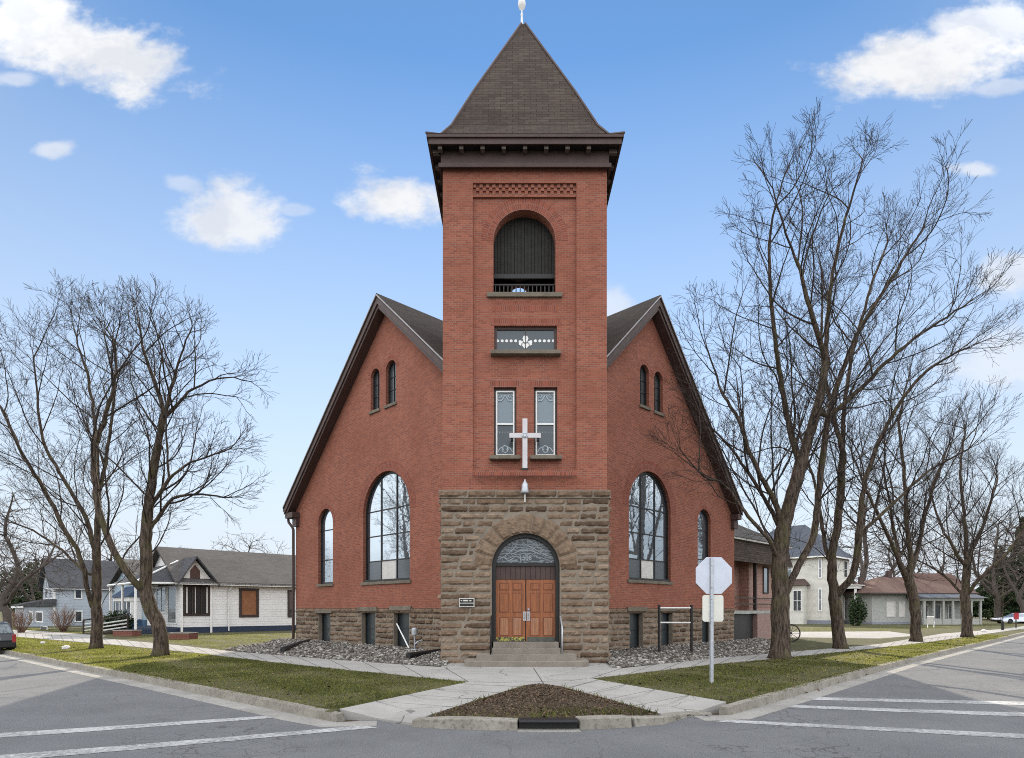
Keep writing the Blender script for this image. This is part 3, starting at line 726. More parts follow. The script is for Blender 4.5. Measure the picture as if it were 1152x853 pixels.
MB().lathe((x-.06, y, za-.02), [(.11, 0), (.07, .06), (.045, .1), (.038, .42), (.055, .46), (.02, .50), (.03, .62), (.12, .72), (.15, .86), (.12, 1.0), (.03, 1.08), (.015, 1.6), (.0, 1.62)], 12).build('finial', M['white'], church, smooth=True)

# ------------------------------------------------------------------ wings
def wing(fr, roof_px, tip_px, near_px, corner_px, near_u, wins, twins, big, slim, base_wins, seed, back=17.):
    s = -1 if fr is FL else 1                       # far side: -u on the left wing, +u on the right one
    ov = .5
    ua, za = fr.px(*roof_px, ov); ue, ze = fr.px(*tip_px, ov); un, zn = fr.px(*near_px, ov)
    sl_f = (za-ze)/abs(ue-ua); sl_n = (za-zn)/abs(un-ua)
    uc = fr.px(corner_px, HPY, 0)[0]                 # wall corner
    zroof = lambda u: za-(sl_f*abs(u-ua) if (u-ua)*s > 0 else sl_n*abs(u-ua))
    k = .13
    zn_u = zroof(near_u)
    # wall
    zb = 2.02; th = .62
    out = [(uc, zb), (uc, zroof(uc)-th+.1), (ua, za-th+.1), (near_u, zn_u-th+.1), (near_u, zb)]
    if s > 0: out = out[::-1]
    op = lambda x0, x1, y0, y1: (fr.px(x0, (y0+y1)/2)[0], fr.px(x1, (y0+y1)/2)[0], fr.px((x0+x1)/2, y1)[1], fr.px((x0+x1)/2, y0)[1])
    B, SL, T = op(*big), op(*slim), [op(*t) for t in twins]
    BW = [op(*t) for t in base_wins]
    zb_top = 1.80
    mb = MB().holed(fr, out, [arch(*B)]+[arch(*SL)]+[arch(*t) for t in T], -.4, 0)
    # side wall along the far side and a back gable
    fs = Fr(fr.p(uc, 0, 0)[:2], fr.u[:2] if s > 0 else (-fr.u)[:2])
    ln = back
    if s > 0: mb.fbox(fs, .4, ln, -.1, zroof(uc)-th+.05, -.4, -.002)
    else: mb.fbox(fs, -ln, -.4, -.1, zroof(uc)-th+.05, -.4, -.002)
    mb.prism(fr, [(uc, 0), (uc, zroof(uc)-th), (ua, za-th), (near_u, zn_u-th), (near_u, 0)], -back, -back+.3)
    mb.build('wing_wall', M['brick'], church)
    # brick arches
    mb = MB()
    for (a, c, e, g), wd in [(B, .45), (SL, .24)]+[(t, .22) for t in T]:
        mb = MB(); r_ = (c-a)/2; ring_quads(mb, fr, (a+c)/2, g-r_, r_, r_+wd, -.12, .006); mb.build('brick_arch', M['brick_arch'], church)
    # windows
    a, c, e, g = B; f3 = (c-a)/3
    hs = [fr.px((big[0]+big[1])/2, y)[1] for y in (572, 601, 630)]
    w = bar_arch_window(fr, arch, a, c, e, g, .10, -.14, 'black', 'glass', (a+f3*1.03, c-f3*.97), hs, mw=.032, sill=.12)
    for q in (0, 1, 2):
        u0, u1 = a+.12+q*(c-a-.2)/3, a+.06+(q+1)*(c-a-.2)/3
        MB().fbox(fr, u0, u1, e+.11, hs[2]-.03, -.195, -.18).build('lower_pane', M['offwhite' if q == 1 else 'glass_grey'], w)
    MB().fbox(fr, a-.05, c+.05, e-.02, e+.1, -.16, -.03).build('sill_board', M['black'], w)
    a, c, e, g = SL; bar_arch_window(fr, arch, a, c, e, g, .09, -.14, 'black', 'glass', (), [e+(g-e)*.32, e+(g-e)*.72], mw=.03, sill=.08)
    for a, c, e, g in T: bar_arch_window(fr, arch, a, c, e, g, .07, -.14, 'black', 'glass_grey', ((a+c)/2,), [e+(g-e)*.35, e+(g-e)*.65], mw=.018, sill=.06)
    # stone base
    lo, hi = min(uc, near_u), max(uc, near_u)
    bl = lambda z_a, z_b: [(a, c) for a, c, e, g in BW if z_b > e+.03 and z_a < g-.03]
    mb = MB(); stone_courses(mb, fr, lo, hi, -.02, zb_top, bl, .235, .05, seed)
    st_ = fs; stone_courses(mb, fs, -ln if s < 0 else 0, 0 if s < 0 else ln, -.02, zb_top, lambda a, c: [], .235, .05, seed+1) if s < 0 else stone_courses(mb, fs, 0, ln, -.02, zb_top, lambda a, c: [], .235, .05, seed+1)
    r8 = random.Random(seed+2); xx = lo
    while xx < hi:
        w_ = min(r8.uniform(.6, 1.2), hi-xx); block(mb, lambda p, q, d: fr.p(p, q, d+.03), xx+.006, xx+w_-.006, zb_top+.006, zb-.006, .04, r8, tint=.3+.3*r8.random()); xx += w_
    mb.build('stone_base', M['stone'], church, tint=True)
    mb = MB().holed(fr, rect(lo, hi, -.3, zb), [rect(*q) for q in BW], -.5, -.012); mb.fbox(fr, lo, hi, zb-.005, zb+.0, -.5, .03); mb.build('stone_core', M['mortar'], church)
    for a, c, e, g in BW:
        w = bar_arch_window(fr, rect, a, c, e, g, .06, -.22, 'black', 'glass_lower', (), [(e+g)/2], mw=.02, sill=None, name='basement_window', arched=False)
        MB().fbox(fr, a-.22, c+.22, g, g+.2, -.2, .085).build('lintel', M['stone_trim'], w, bevel=.015)
        MB().fbox(fr, a-.15, c+.1, e-.12, e-.02, -.2, .3).build('sill', M['concrete'], w, bevel=.015)
    # roof
    chev = lambda d0, d1, uf, un_: [(uf, zroof(uf)-d0), (ua, za-d0), (un_, zroof(un_)-d0), (un_, zroof(un_)-d1), (ua, za-d1), (uf, zroof(uf)-d1)]
    rf = MB().prism(fr, chev(0, .14, ue, near_u), -back-.3, ov+.04).build('wing_roof', M['roof'], church)
    tr_ = MB().prism(fr, chev(.143, th, ue-s*.05, near_u), .0, ov-.06)
    tr_.prism(fr, chev(.146, .146+.30, ue-s*.02, near_u), ov-.055, ov); tr_.build('rake_board', M['trim'], church)
    MB().prism(fr, chev(.03, .10, ue, near_u), ov+.045, ov+.06).build('drip_edge', M['trim_grey'], rf)
    # eave at the far side: box, return, gutter
    mb = MB(); zt_ = zroof(ue)-.143; mb.prism(fr, [(ue-s*.06, zt_-.05), (ue-s*.06, zt_-.42), (uc-s*.25, zt_-.5), (uc-s*.25, zroof(uc-s*.25)-.15)], -back, -.003)
    mb.fbox(fr, min(uc-s*.45, ue-s*.03), max(uc-s*.45, ue-s*.03), zt_-.5, zt_-.22, .003, ov-.07); mb.fbox(fr, min(uc+s*.02, uc-s*.4), max(uc+s*.02, uc-s*.4), zt_-.95, zt_-.5, .003, .2)
    mb.build('eave_box', M['trim'], church)
    return dict(ua=ua, za=za, ue=ue, ze=ze, uc=uc, zroof=zroof, fs=fs, s=s)
WL = wing(FL, (424, 330), (319, 570), (497, 401), 333, 5.6, None, [(417, 427, 415, 461.5), (434, 445.5, 405.5, 454.5)], (408.5, 461, 530, 654), (358, 374.5, 572.5, 657), [(358, 371.5, 690, 725), (406.5, 422, 688, 727), (442.5, 460, 687, 728)], 21)
WR = wing(FR, (742.5, 332), (836, 571), (684, 397), 826, -5.6, None, [(720, 730.3, 410.5, 457), (736, 745.7, 418.5, 464)], (707.5, 754.5, 530.5, 653.5), (785, 799.5, 573, 656), [(708.5, 723.5, 688, 730), (744, 757, 688, 728), (790, 801, 690, 727)], 31)
# gutter and downspout on the left wing
fr = FL; ue, uc = WL['ue'], WL['uc']; zg = WL['ze']-.1
gt = MB().fbox(fr, ue-.17, ue-.01, zg-.16, zg, -14, .46).build('gutter', M['trim'], church)
MB().tube([fr.p(ue-.09, zg-.15, .2), fr.p(ue-.09, zg-.5, .2), fr.p(ue-.02, zg-.72, .2), fr.p(uc-.12, zg-1.0, .15), fr.p(uc-.06, zg-1.15, .12), fr.p(uc-.06, .45, .12), fr.p(uc-.2, .28, .12)], .075, 8).build('downspout', M['trim'], church, smooth=True)

# ------------------------------------------------------------------ things fixed to the front
c0 = FT.px(590.5, 490, .12)
cr = thing('wall_cross', 'silver metal cross mounted on the tower between two tall windows', 'cross', FT.p(c0[0], c0[1]-1, .1))
cz = FT.px(590, 490, .2)[1]; ct, cb, cl, crr = FT.px(590, 471, .2)[1], FT.px(590, 527, .2)[1], FT.px(573, 490, .2)[0], FT.px(608.5, 490, .2)[0]; ux = c0[0]
MB().fbox(FT, ux-.085, ux+.085, cb, ct, .13, .22).build('upright', M['cross'], cr, bevel=.012)
mb = MB().fbox(FT, cl, ux-.087, cz-.085, cz+.085, .14, .21).fbox(FT, ux+.087, crr, cz-.085, cz+.085, .14, .21); mb.build('crossbar', M['cross'], cr, bevel=.012)
MB().lathe(FT.p(ux, cz, .22), [(.1, 0), (.1, .02), (.075, .03), (.06, .02), (.05, .035)], 16, FT.n).build('roundel', M['galv'], cr)
mb = MB().fbox(FT, ux-.03, ux+.03, cz+.3, cz+.36, -.2, .13).fbox(FT, ux-.03, ux+.03, cb+.05, cb+.12, -.2, .13).fbox(FT, cl+.05, cl+.14, cz-.14, cz-.03, -.1, .14).fbox(FT, crr-.14, crr-.05, cz-.14, cz-.03, -.1, .14); mb.fbox(FT, ux-.12, ux+.12, cb-.05, cb, .1, .22); mb.build('bracket', M['black'], cr)
lu, lz = FT.px(590.5, 550, .12)
lp = thing('wall_lamp', 'small galvanised outdoor lamp above the arched church doorway', 'lamp', FT.p(lu, lz, .12))
MB().lathe(FT.p(lu, lz-.16, .16), [(.02, 0), (.13, .0), (.15, .02), (.12, .12), (.11, .30), (.07, .36), (.03, .42), (.03, .47)], 14).build('lamp_shade', M['galv'], lp, smooth=True)
mb = MB().tube([FT.p(lu, lz-.45, .1), FT.p(lu, lz-.16, .13)], .03, 6).tube([FT.p(lu, lz+.1, -.1), FT.p(lu, lz+.1, .16)], .025, 6); mb.build('bracket', M['offwhite'], lp)
pu, pz = FT.px(525, 678, .1)
pl = thing('wall_plaque', 'small black and white plaque on stone left of the doors', 'plaque', FT.p(pu, pz-.14, .08))
MB().fbox(FT, pu-.26, pu+.26, pz-.15, pz+.15, .05, .09).build('plate_rim', M['offwhite'], pl)
mb = MB().fbox(FT, pu-.235, pu+.235, pz-.005, pz+.125, .09, .094).fbox(FT, pu-.235, pu+.235, pz-.125, pz-.03, .09, .094); mb.build('black_field', M['black'], pl)
mb = MB().fbox(FT, pu-.12, pu+.05, pz+.045, pz+.09, .094, .097).fbox(FT, pu+.09, pu+.16, pz+.045, pz+.08, .094, .097).fbox(FT, pu-.2, pu-.15, pz+.05, pz+.08, .094, .097); mb.build('worn_lettering', M['offwhite'], pl)
# ------------------------------------------------------------------ ground, streets, walks
LZ, SZ = .15, .158
big = 900
MB().slab([Vector((-big, -200, 0)), Vector((big, -200, 0)), Vector((big, big, 0)), Vector((-big, big, 0))], -1.2, -.035).build('ground', M['soil'])['kind'] = 'structure'
def ext(p, q, d):
    v = (q-p); v.z = 0; v.normalize(); return q+v*d
kl = [gp(x, y, LZ) for x, y in ((22, 735), (100, 750), (175, 764), (240, 776.5), (300, 788), (345, 797), (380, 803))]
kr = [gp(x, y, LZ) for x, y in ((818, 796), (850, 787.5), (876, 780.5), (930, 766), (1016, 743), (1136, 715.5))]
kl = [ext(kl[1], kl[0], 160)] + kl
kr = kr + [ext(kr[-2], kr[-1], 200)]
kc = [gp(x, y, LZ) for x, y in ((464, 807.5), (500, 809), (583, 811), (652, 810), (700, 808), (740, 804.5))]
rL = gp(424, 808, .03); rR = gp(780, 802, .03)
# road: everything in front of the kerb line, out to the far kerbs of both streets
dl = (kl[0]-kl[2]).normalized(); dr = (kr[-1]-kr[-3]).normalized()
nl = Vector((-dl.y, dl.x, 0)); nl = nl if nl.y < 0 else -nl
nr_ = Vector((-dr.y, dr.x, 0)); nr_ = nr_ if nr_.y < 0 else -nr_
WD = 11.5
fl0, fl1 = kl[0]+nl*WD, kl[-1]+nl*WD; fr0, fr1 = kr[-1]+nr_*WD, kr[0]+nr_*WD
front = [Vector((p.x, p.y, 0)) for p in kl+[rL]+kc+[rR]+kr]
# corner of the far kerb lines and the streets going on behind the camera
cl_ = fl1 - dl*8 ; cr_ = fr1 - dr*4
back_l, back_r = Vector((-10.2, 3.2, 0)), Vector((13.2, 6.2, 0))
poly = front + [Vector((fr0.x, fr0.y, 0)), back_r, back_r+Vector((30, -32, 0)), Vector((20, -45, 0)), Vector((-20, -45, 0)), back_l+Vector((-35, -29, 0)), back_l, Vector((fl0.x, fl0.y, 0))]
MB().add([Vector((p.x, p.y, 0)) for p in poly], [tuple(range(len(poly)))]).build('road', M['asphalt'])['kind'] = 'structure'
for p in bpy.data.objects['road'].data.polygons:
    if p.normal.z < 0: p.flip()
# lawns of the block (one sheet cut out round the corner walks)
A_, B_, C_, D_ = gp(382, 798, LZ), gp(527, 767.5, LZ), gp(664, 763.5, LZ), gp(817, 790, LZ)
lawn = kl[:-1]+[gp(372, 801.5, LZ), A_, B_, C_, D_]+kr[1:]+[Vector((700, 800, LZ)), Vector((-700, 800, LZ))]
MB().slab(lawn, -.05, LZ).build('lawn', M['lawn'])['kind'] = 'structure'
for nm, pts in (('far_lawn', [back_l+Vector((-.2, -.1, 0)), Vector((fl0.x, fl0.y, 0)), Vector((-200, -60, 0)), back_l+Vector((-35, -29, 0))]), ('far_lawn', [back_r+Vector((.2, -.1, 0)), Vector((fr0.x, fr0.y, 0)), Vector((200, -60, 0)), back_r+Vector((30, -32, 0))])):
    MB().slab(pts, -.05, LZ).build(nm, M['lawn'])['kind'] = 'structure'
T1, T2, T3 = gp(612, 770.5, LZ), gp(479, 806, LZ), gp(744, 803.5, LZ)
T1b = gp(590, 771, LZ); T1c = gp(632, 772.5, LZ)
wl = [A_, B_, gp(560, 768, SZ), T1b, T2, kc[0].copy(), gp(463, 813.5, .02), rL, gp(386, 806, .025)]
wr = [T1c, gp(640, 766, SZ), C_, D_, gp(812, 798, .025), rR, gp(748, 808, .02), T3]
for p in wl[:5]: p.z = SZ
for p in wr[:4]: p.z = SZ
wr[-1].z = SZ; wl[5].z = .1
mb = MB().slab(wl, -.05); mb.slab(wr, -.05); mb.slab([B_+Vector((0,0,.008)), C_+Vector((0,0,.008)), wr[1], T1c+Vector((0,0,.008)), gp(612, 770.5, SZ), T1b+Vector((0,0,.008)), wl[2]], -.05, SZ)
mb.build('corner_walk', M['concrete'])['kind'] = 'structure'
wf = [gp(x, y, SZ) for x, y in ((20, 716.5), (130, 725.5), (215, 734), (330, 747.5), (430, 757.5), (527, 767.5))]
wf = [ext(wf[1], wf[0], 60)]+wf
wf2 = [gp(x, y, SZ) for x, y in ((664, 763.5), (801, 747.5), (866, 741.5), (960, 732), (1040, 723), (1100, 714.5))]; wf2.append(ext(wf2[-2], wf2[-1], 60))
wb2 = [gp(x, y, SZ) for x, y in ((700, 752), (800, 741), (866, 735.5), (960, 727.5), (1040, 719.5), (1100, 711.5))]; wb2.append(ext(wb2[-2], wb2[-1], 60))
wb = [gp(x, y, SZ) for x, y in ((20, 711.5), (130, 719.5), (200, 726), (262, 733), (340, 739.5), (420, 745.5), (500, 751))]; wb = [ext(wb[1], wb[0], 60)]+wb
poly = wf+wf2+wb2[::-1]+[FT.p(HS+.2, SZ, .3), FT.p(HS+.2, SZ, -.3), FT.p(-HS-.2, SZ, -.3), FT.p(-HS-.2, SZ, .3)]+wb[::-1]
MB().slab(poly, -.05, SZ+.004).build('sidewalk', M['concrete'])['kind'] = 'structure'
# paths to the houses
for pts in ([(120, 715.5), (20, 708.5), (0, 709.5), (110, 718)], [(975, 727), (1060, 713), (1150, 706), (1152, 707.5), (1065, 716)], [(880, 711), (1000, 710.5), (1035, 715), (990, 718.5), (880, 717)]):
    MB().slab([gp(x, y, LZ) for x, y in pts], -.05, LZ+.006).build('path', M['concrete'])['kind'] = 'structure'
# kerbs and gutters
def strip(name, pts, w, z0, tops, mat, side=1, base=-.05):
    """kerb: outer edge along pts (street side), width w towards the block"""
    mb = MB(); N = len(pts); L = []
    for i, p in enumerate(pts):
        d = (pts[min(i+1, N-1)]-pts[max(i-1, 0)]); d.z = 0; d.normalize(); L.append(Vector((-d.y, d.x, 0))*side)
    for i in range(N-1):
        a, c = pts[i], pts[i+1]; na, nc = L[i], L[i+1]; za, zc = tops[i], tops[i+1]
        def V(p, n, o, z): return Vector((p.x+n.x*o, p.y+n.y*o, z))
        mb.hexa([V(a, na, -.05*(w < .3 and w > 0), base), V(c, nc, -.05*(w < .3 and w > 0), base), V(c, nc, w, base), V(a, na, w, base), V(a, na, -.015, za), V(c, nc, -.015, zc), V(c, nc, w, zc), V(a, na, w, za)])
    o = mb.build(name, M[mat]); bm = bmesh.new(); bm.from_mesh(o.data); bmesh.ops.remove_doubles(bm, verts=bm.verts, dist=.0005); bmesh.ops.recalc_face_normals(bm, faces=bm.faces); bm.to_mesh(o.data); bm.free()
    return structure(o)
strip('kerb', kl+[gp(386, 805, .06)], .17, 0, [LZ+.012]*(len(kl)-1)+[LZ-.01, .05], 'kerb')
strip('kerb', [gp(812, 799, .06)]+kr, .17, 0, [.05, LZ]+[LZ+.012]*(len(kr)-1), 'kerb')
strip('gutter', [Vector((p.x, p.y, 0)) for p in kl+[gp(424, 811, 0)]], -.5, 0, [.006]*(len(kl)+1), 'gutter')
strip('gutter', [Vector((p.x, p.y, 0)) for p in [gp(780, 806, 0)]+kr], -.5, 0, [.006]*(len(kr)+1), 'gutter')
# corner kerb stones either side of the street drain
def kerb_stone(pts, tops):
    o = strip('kerb', pts, .26, 0, tops, 'kerb'); md = o.modifiers.new('bevel', 'BEVEL'); md.width = .02; md.segments = 2; return o
kerb_stone([kc[0], gp(500, 809.5, LZ), gp(540, 810.8, LZ), gp(582, 811.5, LZ)], [LZ-.03, LZ+.02, LZ+.025, LZ+.01])
kerb_stone([gp(652, 810.5, LZ), gp(680, 809.5, LZ), gp(710, 808, LZ)], [LZ+.03, LZ+.035, LZ+.02])
kerb_stone([gp(713, 807.5, LZ), gp(745, 805, LZ), gp(772, 802, .08), gp(800, 801, .04)], [LZ, LZ-.02, .07, .03])
d0, d1 = gp(584, 812, LZ), gp(650, 811, LZ)
dr_t = thing('street_drain', 'dark cast iron street drain inlet set between the corner kerb stones', 'drain', ((d0.x+d1.x)/2, d0.y, 0))
fd = Fr((d0.x, d0.y), (0, -1)); Ld = d1.x-d0.x
MB().fbox(fd, 0, Ld, .115, .17, -.3, 0).build('hood', M['black_pipe'], dr_t, bevel=.02)
MB().fbox(fd, 0, Ld, -.04, .11, -.3, -.14).build('throat', M['black'], dr_t)
MB().fbox(fd, -.03, Ld+.03, -.03, .012, -.13, .12).build('lip', M['gutter'], dr_t)
# mulch bed in the corner: a low mound
mb = MB(); ctr = (T1+T2+T3)/3; nR = 9; rim = []
tri = [T1b, T1, T1c, gp(688, 787, LZ), T3, gp(700, 806, LZ), gp(650, 808, LZ), gp(583, 809, LZ), gp(500, 807.5, LZ), T2, gp(533, 788, LZ)]
for k in range(nR+1):
    t = k/nR
    for p in tri: q = ctr.lerp(p, t); mb.v.append((q.x, q.y, LZ-.03+.17*(1-t)**.8+rng.uniform(-.015, .015)*(k < nR)))
for k in range(nR):
    for i in range(len(tri)):
        j = (i+1) % len(tri); mb.f.append((k*len(tri)+i, (k+1)*len(tri)+i, (k+1)*len(tri)+j, k*len(tri)+j)); mb.t.append(.5)
o = mb.build('corner_bed', M['soil'], smooth=True); o['kind'] = 'structure'
for p in o.data.polygons:
    if p.normal.z < 0: p.flip()
# crosswalk and stop lines
for pts in ([(-30, 826.5), (100, 818.5), (312, 804.5), (318, 807), (100, 823), (-30, 832)], [(-30, 851.5), (150, 838), (408, 816), (425, 818.5), (150, 843.5), (-30, 859)],
            [(905, 784), (1000, 786.2), (1200, 790.5), (1200, 794.5), (1000, 789.5), (897, 787)], [(880, 792.8), (1000, 797), (1200, 803.5), (1200, 808), (1000, 800.5), (872, 795.2)], [(815, 809.5), (980, 817.5), (1200, 828), (1200, 833.5), (980, 821.5), (805, 812)]):
    MB().add([gp(x, y, .005) for x, y in pts], [tuple(range(len(pts)-1, -1, -1))]).build('road_marking', M['paint'])['kind'] = 'structure'
for o in bpy.data.objects:
    if o.name.startswith('road_marking'):
        for p in o.data.polygons:
            if p.normal.z < 0: p.flip()
# joints in the walks and kerbs
mb = MB()
def joint(p, q, z, w=.012):
    d = Vector((q.x-p.x, q.y-p.y, 0)); n_ = Vector((-d.y, d.x, 0)).normalized()*w
    zp, zq = (z, z) if z else (p.z+.003, q.z+.003)
    mb.add([(p.x-n_.x, p.y-n_.y, zp), (q.x-n_.x, q.y-n_.y, zq), (q.x+n_.x, q.y+n_.y, zq), (p.x+n_.x, p.y+n_.y, zp)], [(0, 1, 2, 3)])
def plen(P): return sum((b_-a).length for a, b_ in zip(P, P[1:]))
def pat(P, t):
    d = t*plen(P)
    for a, b_ in zip(P, P[1:]):
        l = (b_-a).length
        if d <= l: return a.lerp(b_, d/l)
        d -= l
    return P[-1]
for F_, B2 in ((wf[1:], wb[1:]), (wf2[:-1], wb2[:-1])):
    n_ = max(2, int(plen(F_)/1.6))
    for k in range(n_+1): joint(pat(F_, k/n_), pat(B2, k/n_), SZ+.007)
for E0, E1 in (((A_, B_), (T2, T1b)), ((D_, C_), (T3, T1c))):
    for t in (.22, .45, .68, .92): joint(E0[0].lerp(E0[1], t), E1[0].lerp(E1[1], t), SZ+.004)
joint(B_, wl[2], SZ+.003); joint(wl[2], wr[1], SZ+.003); joint(wr[1], C_, SZ+.003); joint(T1, gp(600, 751.5, SZ), SZ+.007)
o = mb.build('walk_joint', M['joint']); o['kind'] = 'structure'
for p in o.data.polygons:
    if p.normal.z < 0: p.flip()
# gravel bed: rises to the church wall
GRX = lambda px: None
def heap(fr, u0, u1, outer, seed):
    """sheet between the wall (z .30) and the back edge of the walk"""
    mb = MB(); n = 26; m = 8; P = []
    for i in range(n+1):
        t = i/n; a = fr.p(u0+(u1-u0)*t, .30, -.02); c = poly_at(outer, t)
        for j in range(m+1):
            s_ = j/m; q = a.lerp(c, s_); q.z = .34-(.34-SZ-.0)*s_**1.3 + (math.sin(i*1.9+j)*.02+math.sin(i*.7+j*1.3)*.025)*(0 < s_ < 1); P.append(q)
    mb.v = [tuple(p) for p in P]
    for i in range(n):
        for j in range(m): a = i*(m+1)+j; mb.f.append((a, a+m+1, a+m+2, a+1)); mb.t.append(.5)
    o = mb.build('gravel_bed', M['bedbase'], smooth=True); o['kind'] = 'structure'
    for p in o.data.polygons:
        if p.normal.z < 0: p.flip()
    return np.array([tuple(p) for p in P]).reshape(n+1, m+1, 3)
def poly_at(pts, t):
    L = [(b_-a).length for a, b_ in zip(pts, pts[1:])]; d = t*sum(L)
    for (a, b_), l in zip(zip(pts, pts[1:]), L):
        if d <= l+1e-6: return a.lerp(b_, d/l)
        d -= l
    return pts[-1]
G1 = heap(FL, WL['uc']-1.2, FL.px(500, 700)[0]+.8, [gp(x, y, SZ) for x, y in ((252, 731), (300, 736.5), (340, 739.5), (420, 745.5), (500, 750))], 1)
G2 = heap(FR, FR.px(684, 700)[0]-.8, WR['uc']+3.4, [gp(x, y, SZ) for x, y in ((690, 752), (740, 747.3), (800, 741), (866, 735.5), (895, 733))], 2)
ICO = None
def pebbles(grids, counts, name, label, mat, rmin, rmax, seed):
    r = np.random.default_rng(seed); bm = bmesh.new(); bmesh.ops.create_icosphere(bm, subdivisions=1, radius=1); bm.verts.ensure_lookup_table()
    V = np.array([v.co[:] for v in bm.verts]); Fc = np.array([[v.index for v in f.verts] for f in bm.faces]); bm.free()
    allv, allf, tint = [], [], []; off = 0
    for G, cnt in zip(grids, counts):
        n, m = G.shape[0]-1, G.shape[1]-1
        for _ in range(cnt):
            x, y = r.random()*n, r.random()*m; i, j = int(x), int(y); a, c = x-i, y-j
            p = (G[i, j]*(1-a)+G[i+1, j]*a)*(1-c)+(G[i, j+1]*(1-a)+G[i+1, j+1]*a)*c
            s_ = rmin+(rmax-rmin)*r.random()**2.2; sc = s_*np.array([r.uniform(.7, 1.3), r.uniform(.7, 1.3), r.uniform(.45, .8)])
            th = r.random()*6.28; Rm = np.array([[math.cos(th), -math.sin(th), 0], [math.sin(th), math.cos(th), 0], [0, 0, 1]])
            q = (V*sc*(1+r.uniform(-.22, .22, (len(V), 1))))@Rm.T+p+np.array([0, 0, s_*.25]); allv.append(q); allf.append(Fc+off); off += len(V); tint.append(np.full(len(Fc), r.random()))
    big_mesh(name, np.concatenate(allv), np.concatenate(allf), np.concatenate(tint), mat, label)
def big_mesh(name, v, f, tint, mat, label, kind='stuff', cat=None):
    me = bpy.data.meshes.new(name); me.vertices.add(len(v)); me.vertices.foreach_set('co', v.astype('f').ravel())
    k = f.shape[1]; me.loops.add(f.size); me.loops.foreach_set('vertex_index', f.astype('i').ravel()); me.polygons.add(len(f)); me.polygons.foreach_set('loop_start', (np.arange(len(f))*k).astype('i')); me.polygons.foreach_set('loop_total', np.full(len(f), k, 'i'))
    me.update(calc_edges=True); a = me.attributes.new('tint', 'FLOAT', 'FACE'); a.data.foreach_set('value', tint.astype('f')); me.materials.append(mat)
    o = bpy.data.objects.new(name, me); COL.objects.link(o); o['kind'] = kind
    if label: o['label'] = label; o['category'] = cat or name.split('_')[-1]
    return o
pebbles((G1, G2), (9500, 8500), 'gravel', 'mixed grey loose gravel along the foot of the church walls', M['gravel'], .018, .075, 4)

# grass blades and fallen leaves
def in_poly(x, y, P):
    ins = np.zeros(len(x), bool); n = len(P)
    for i in range(n):
        x0, y0 = P[i][0], P[i][1]; x1, y1 = P[(i+1) % n][0], P[(i+1) % n][1]
        c = ((y0 > y) != (y1 > y)) & (x < (x1-x0)*(y-y0)/((y1-y0)+1e-12)+x0); ins ^= c
    return ins
def scatter(P, dens, r):
    P = [Vector(p) for p in P]; xs = [p.x for p in P]; ys = [p.y for p in P]; n = int((max(xs)-min(xs))*(max(ys)-min(ys))*dens)
    x = r.uniform(min(xs), max(xs), n); y = r.uniform(min(ys), max(ys), n); k = in_poly(x, y, P); return x[k], y[k]
def blades(polys, name, label, hmin, hmax, w, seed, patch=True):
    r = np.random.default_rng(seed); X, Y = [], []
    for P, d in polys: a, c = scatter(P, d, r); X.append(a); Y.append(c)
    x, y = np.concatenate(X), np.concatenate(Y)
    fld = np.sin(x*1.3+np.sin(y*.9)*2)+np.sin(y*1.7+np.sin(x*1.1)*2)+.6*np.sin(x*4.1+y*3.3)+.5*np.sin(x*7.7-y*6.1)
    k = r.random(len(x)) < np.clip(.75+.22*fld, .25, 1); x, y, fld = x[k], y[k], fld[k]; n = len(x)
    th = r.uniform(0, 6.28, n); h = r.uniform(hmin, hmax, n)*(1+.2*np.clip(fld, -1, 1)); ww = w*r.uniform(.6, 1.4, n); ln = h*r.uniform(.2, 1.0, n); ph = r.uniform(0, 6.28, n)
    z = np.full(n, LZ-.005); B = np.stack([x, y, z], 1); d = np.stack([np.cos(th)*ww, np.sin(th)*ww, 0*z], 1); tip = B+np.stack([np.cos(ph)*ln, np.sin(ph)*ln, h], 1)
    v = np.empty((n*3, 3)); v[0::3] = B-d; v[1::3] = B+d; v[2::3] = tip
    t = np.clip(r.normal(.42, .2, n)+.10*np.clip(-fld, -1, 1.5), 0, 1)
    return big_mesh(name, v, np.arange(n*3).reshape(n, 3), t, M['blade'], label, cat='grass')
near_l = [ext(kl[2], kl[1], 30)]+kl[2:-1]+[A_, B_, gp(430, 758, LZ), gp(330, 748, LZ), gp(215, 734.5, LZ), gp(130, 726.5, LZ), gp(20, 717, LZ), gp(-60, 711.5, LZ)]
near_r = [C_, D_]+kr[1:-1]+[gp(1110, 714, LZ), gp(1040, 723.5, LZ), gp(960, 732.5, LZ), gp(866, 742, LZ), gp(801, 748, LZ)]
yard_l = [gp(x, y, LZ) for x, y in ((10, 708), (120, 714.5), (200, 724.5), (250, 731), (330, 729), (326, 713), (240, 714), (120, 711), (10, 706))]
yard_r = [gp(x, y, LZ) for x, y in ((895, 710.5), (985, 710.5), (1140, 704), (1140, 702), (980, 705), (895, 706))]
blades([(near_l, 900), (near_r, 700), (yard_l, 160), (yard_r, 60)], 'grass', 'short patchy early spring grass on the corner lawns', .02, .055, .011, 3)
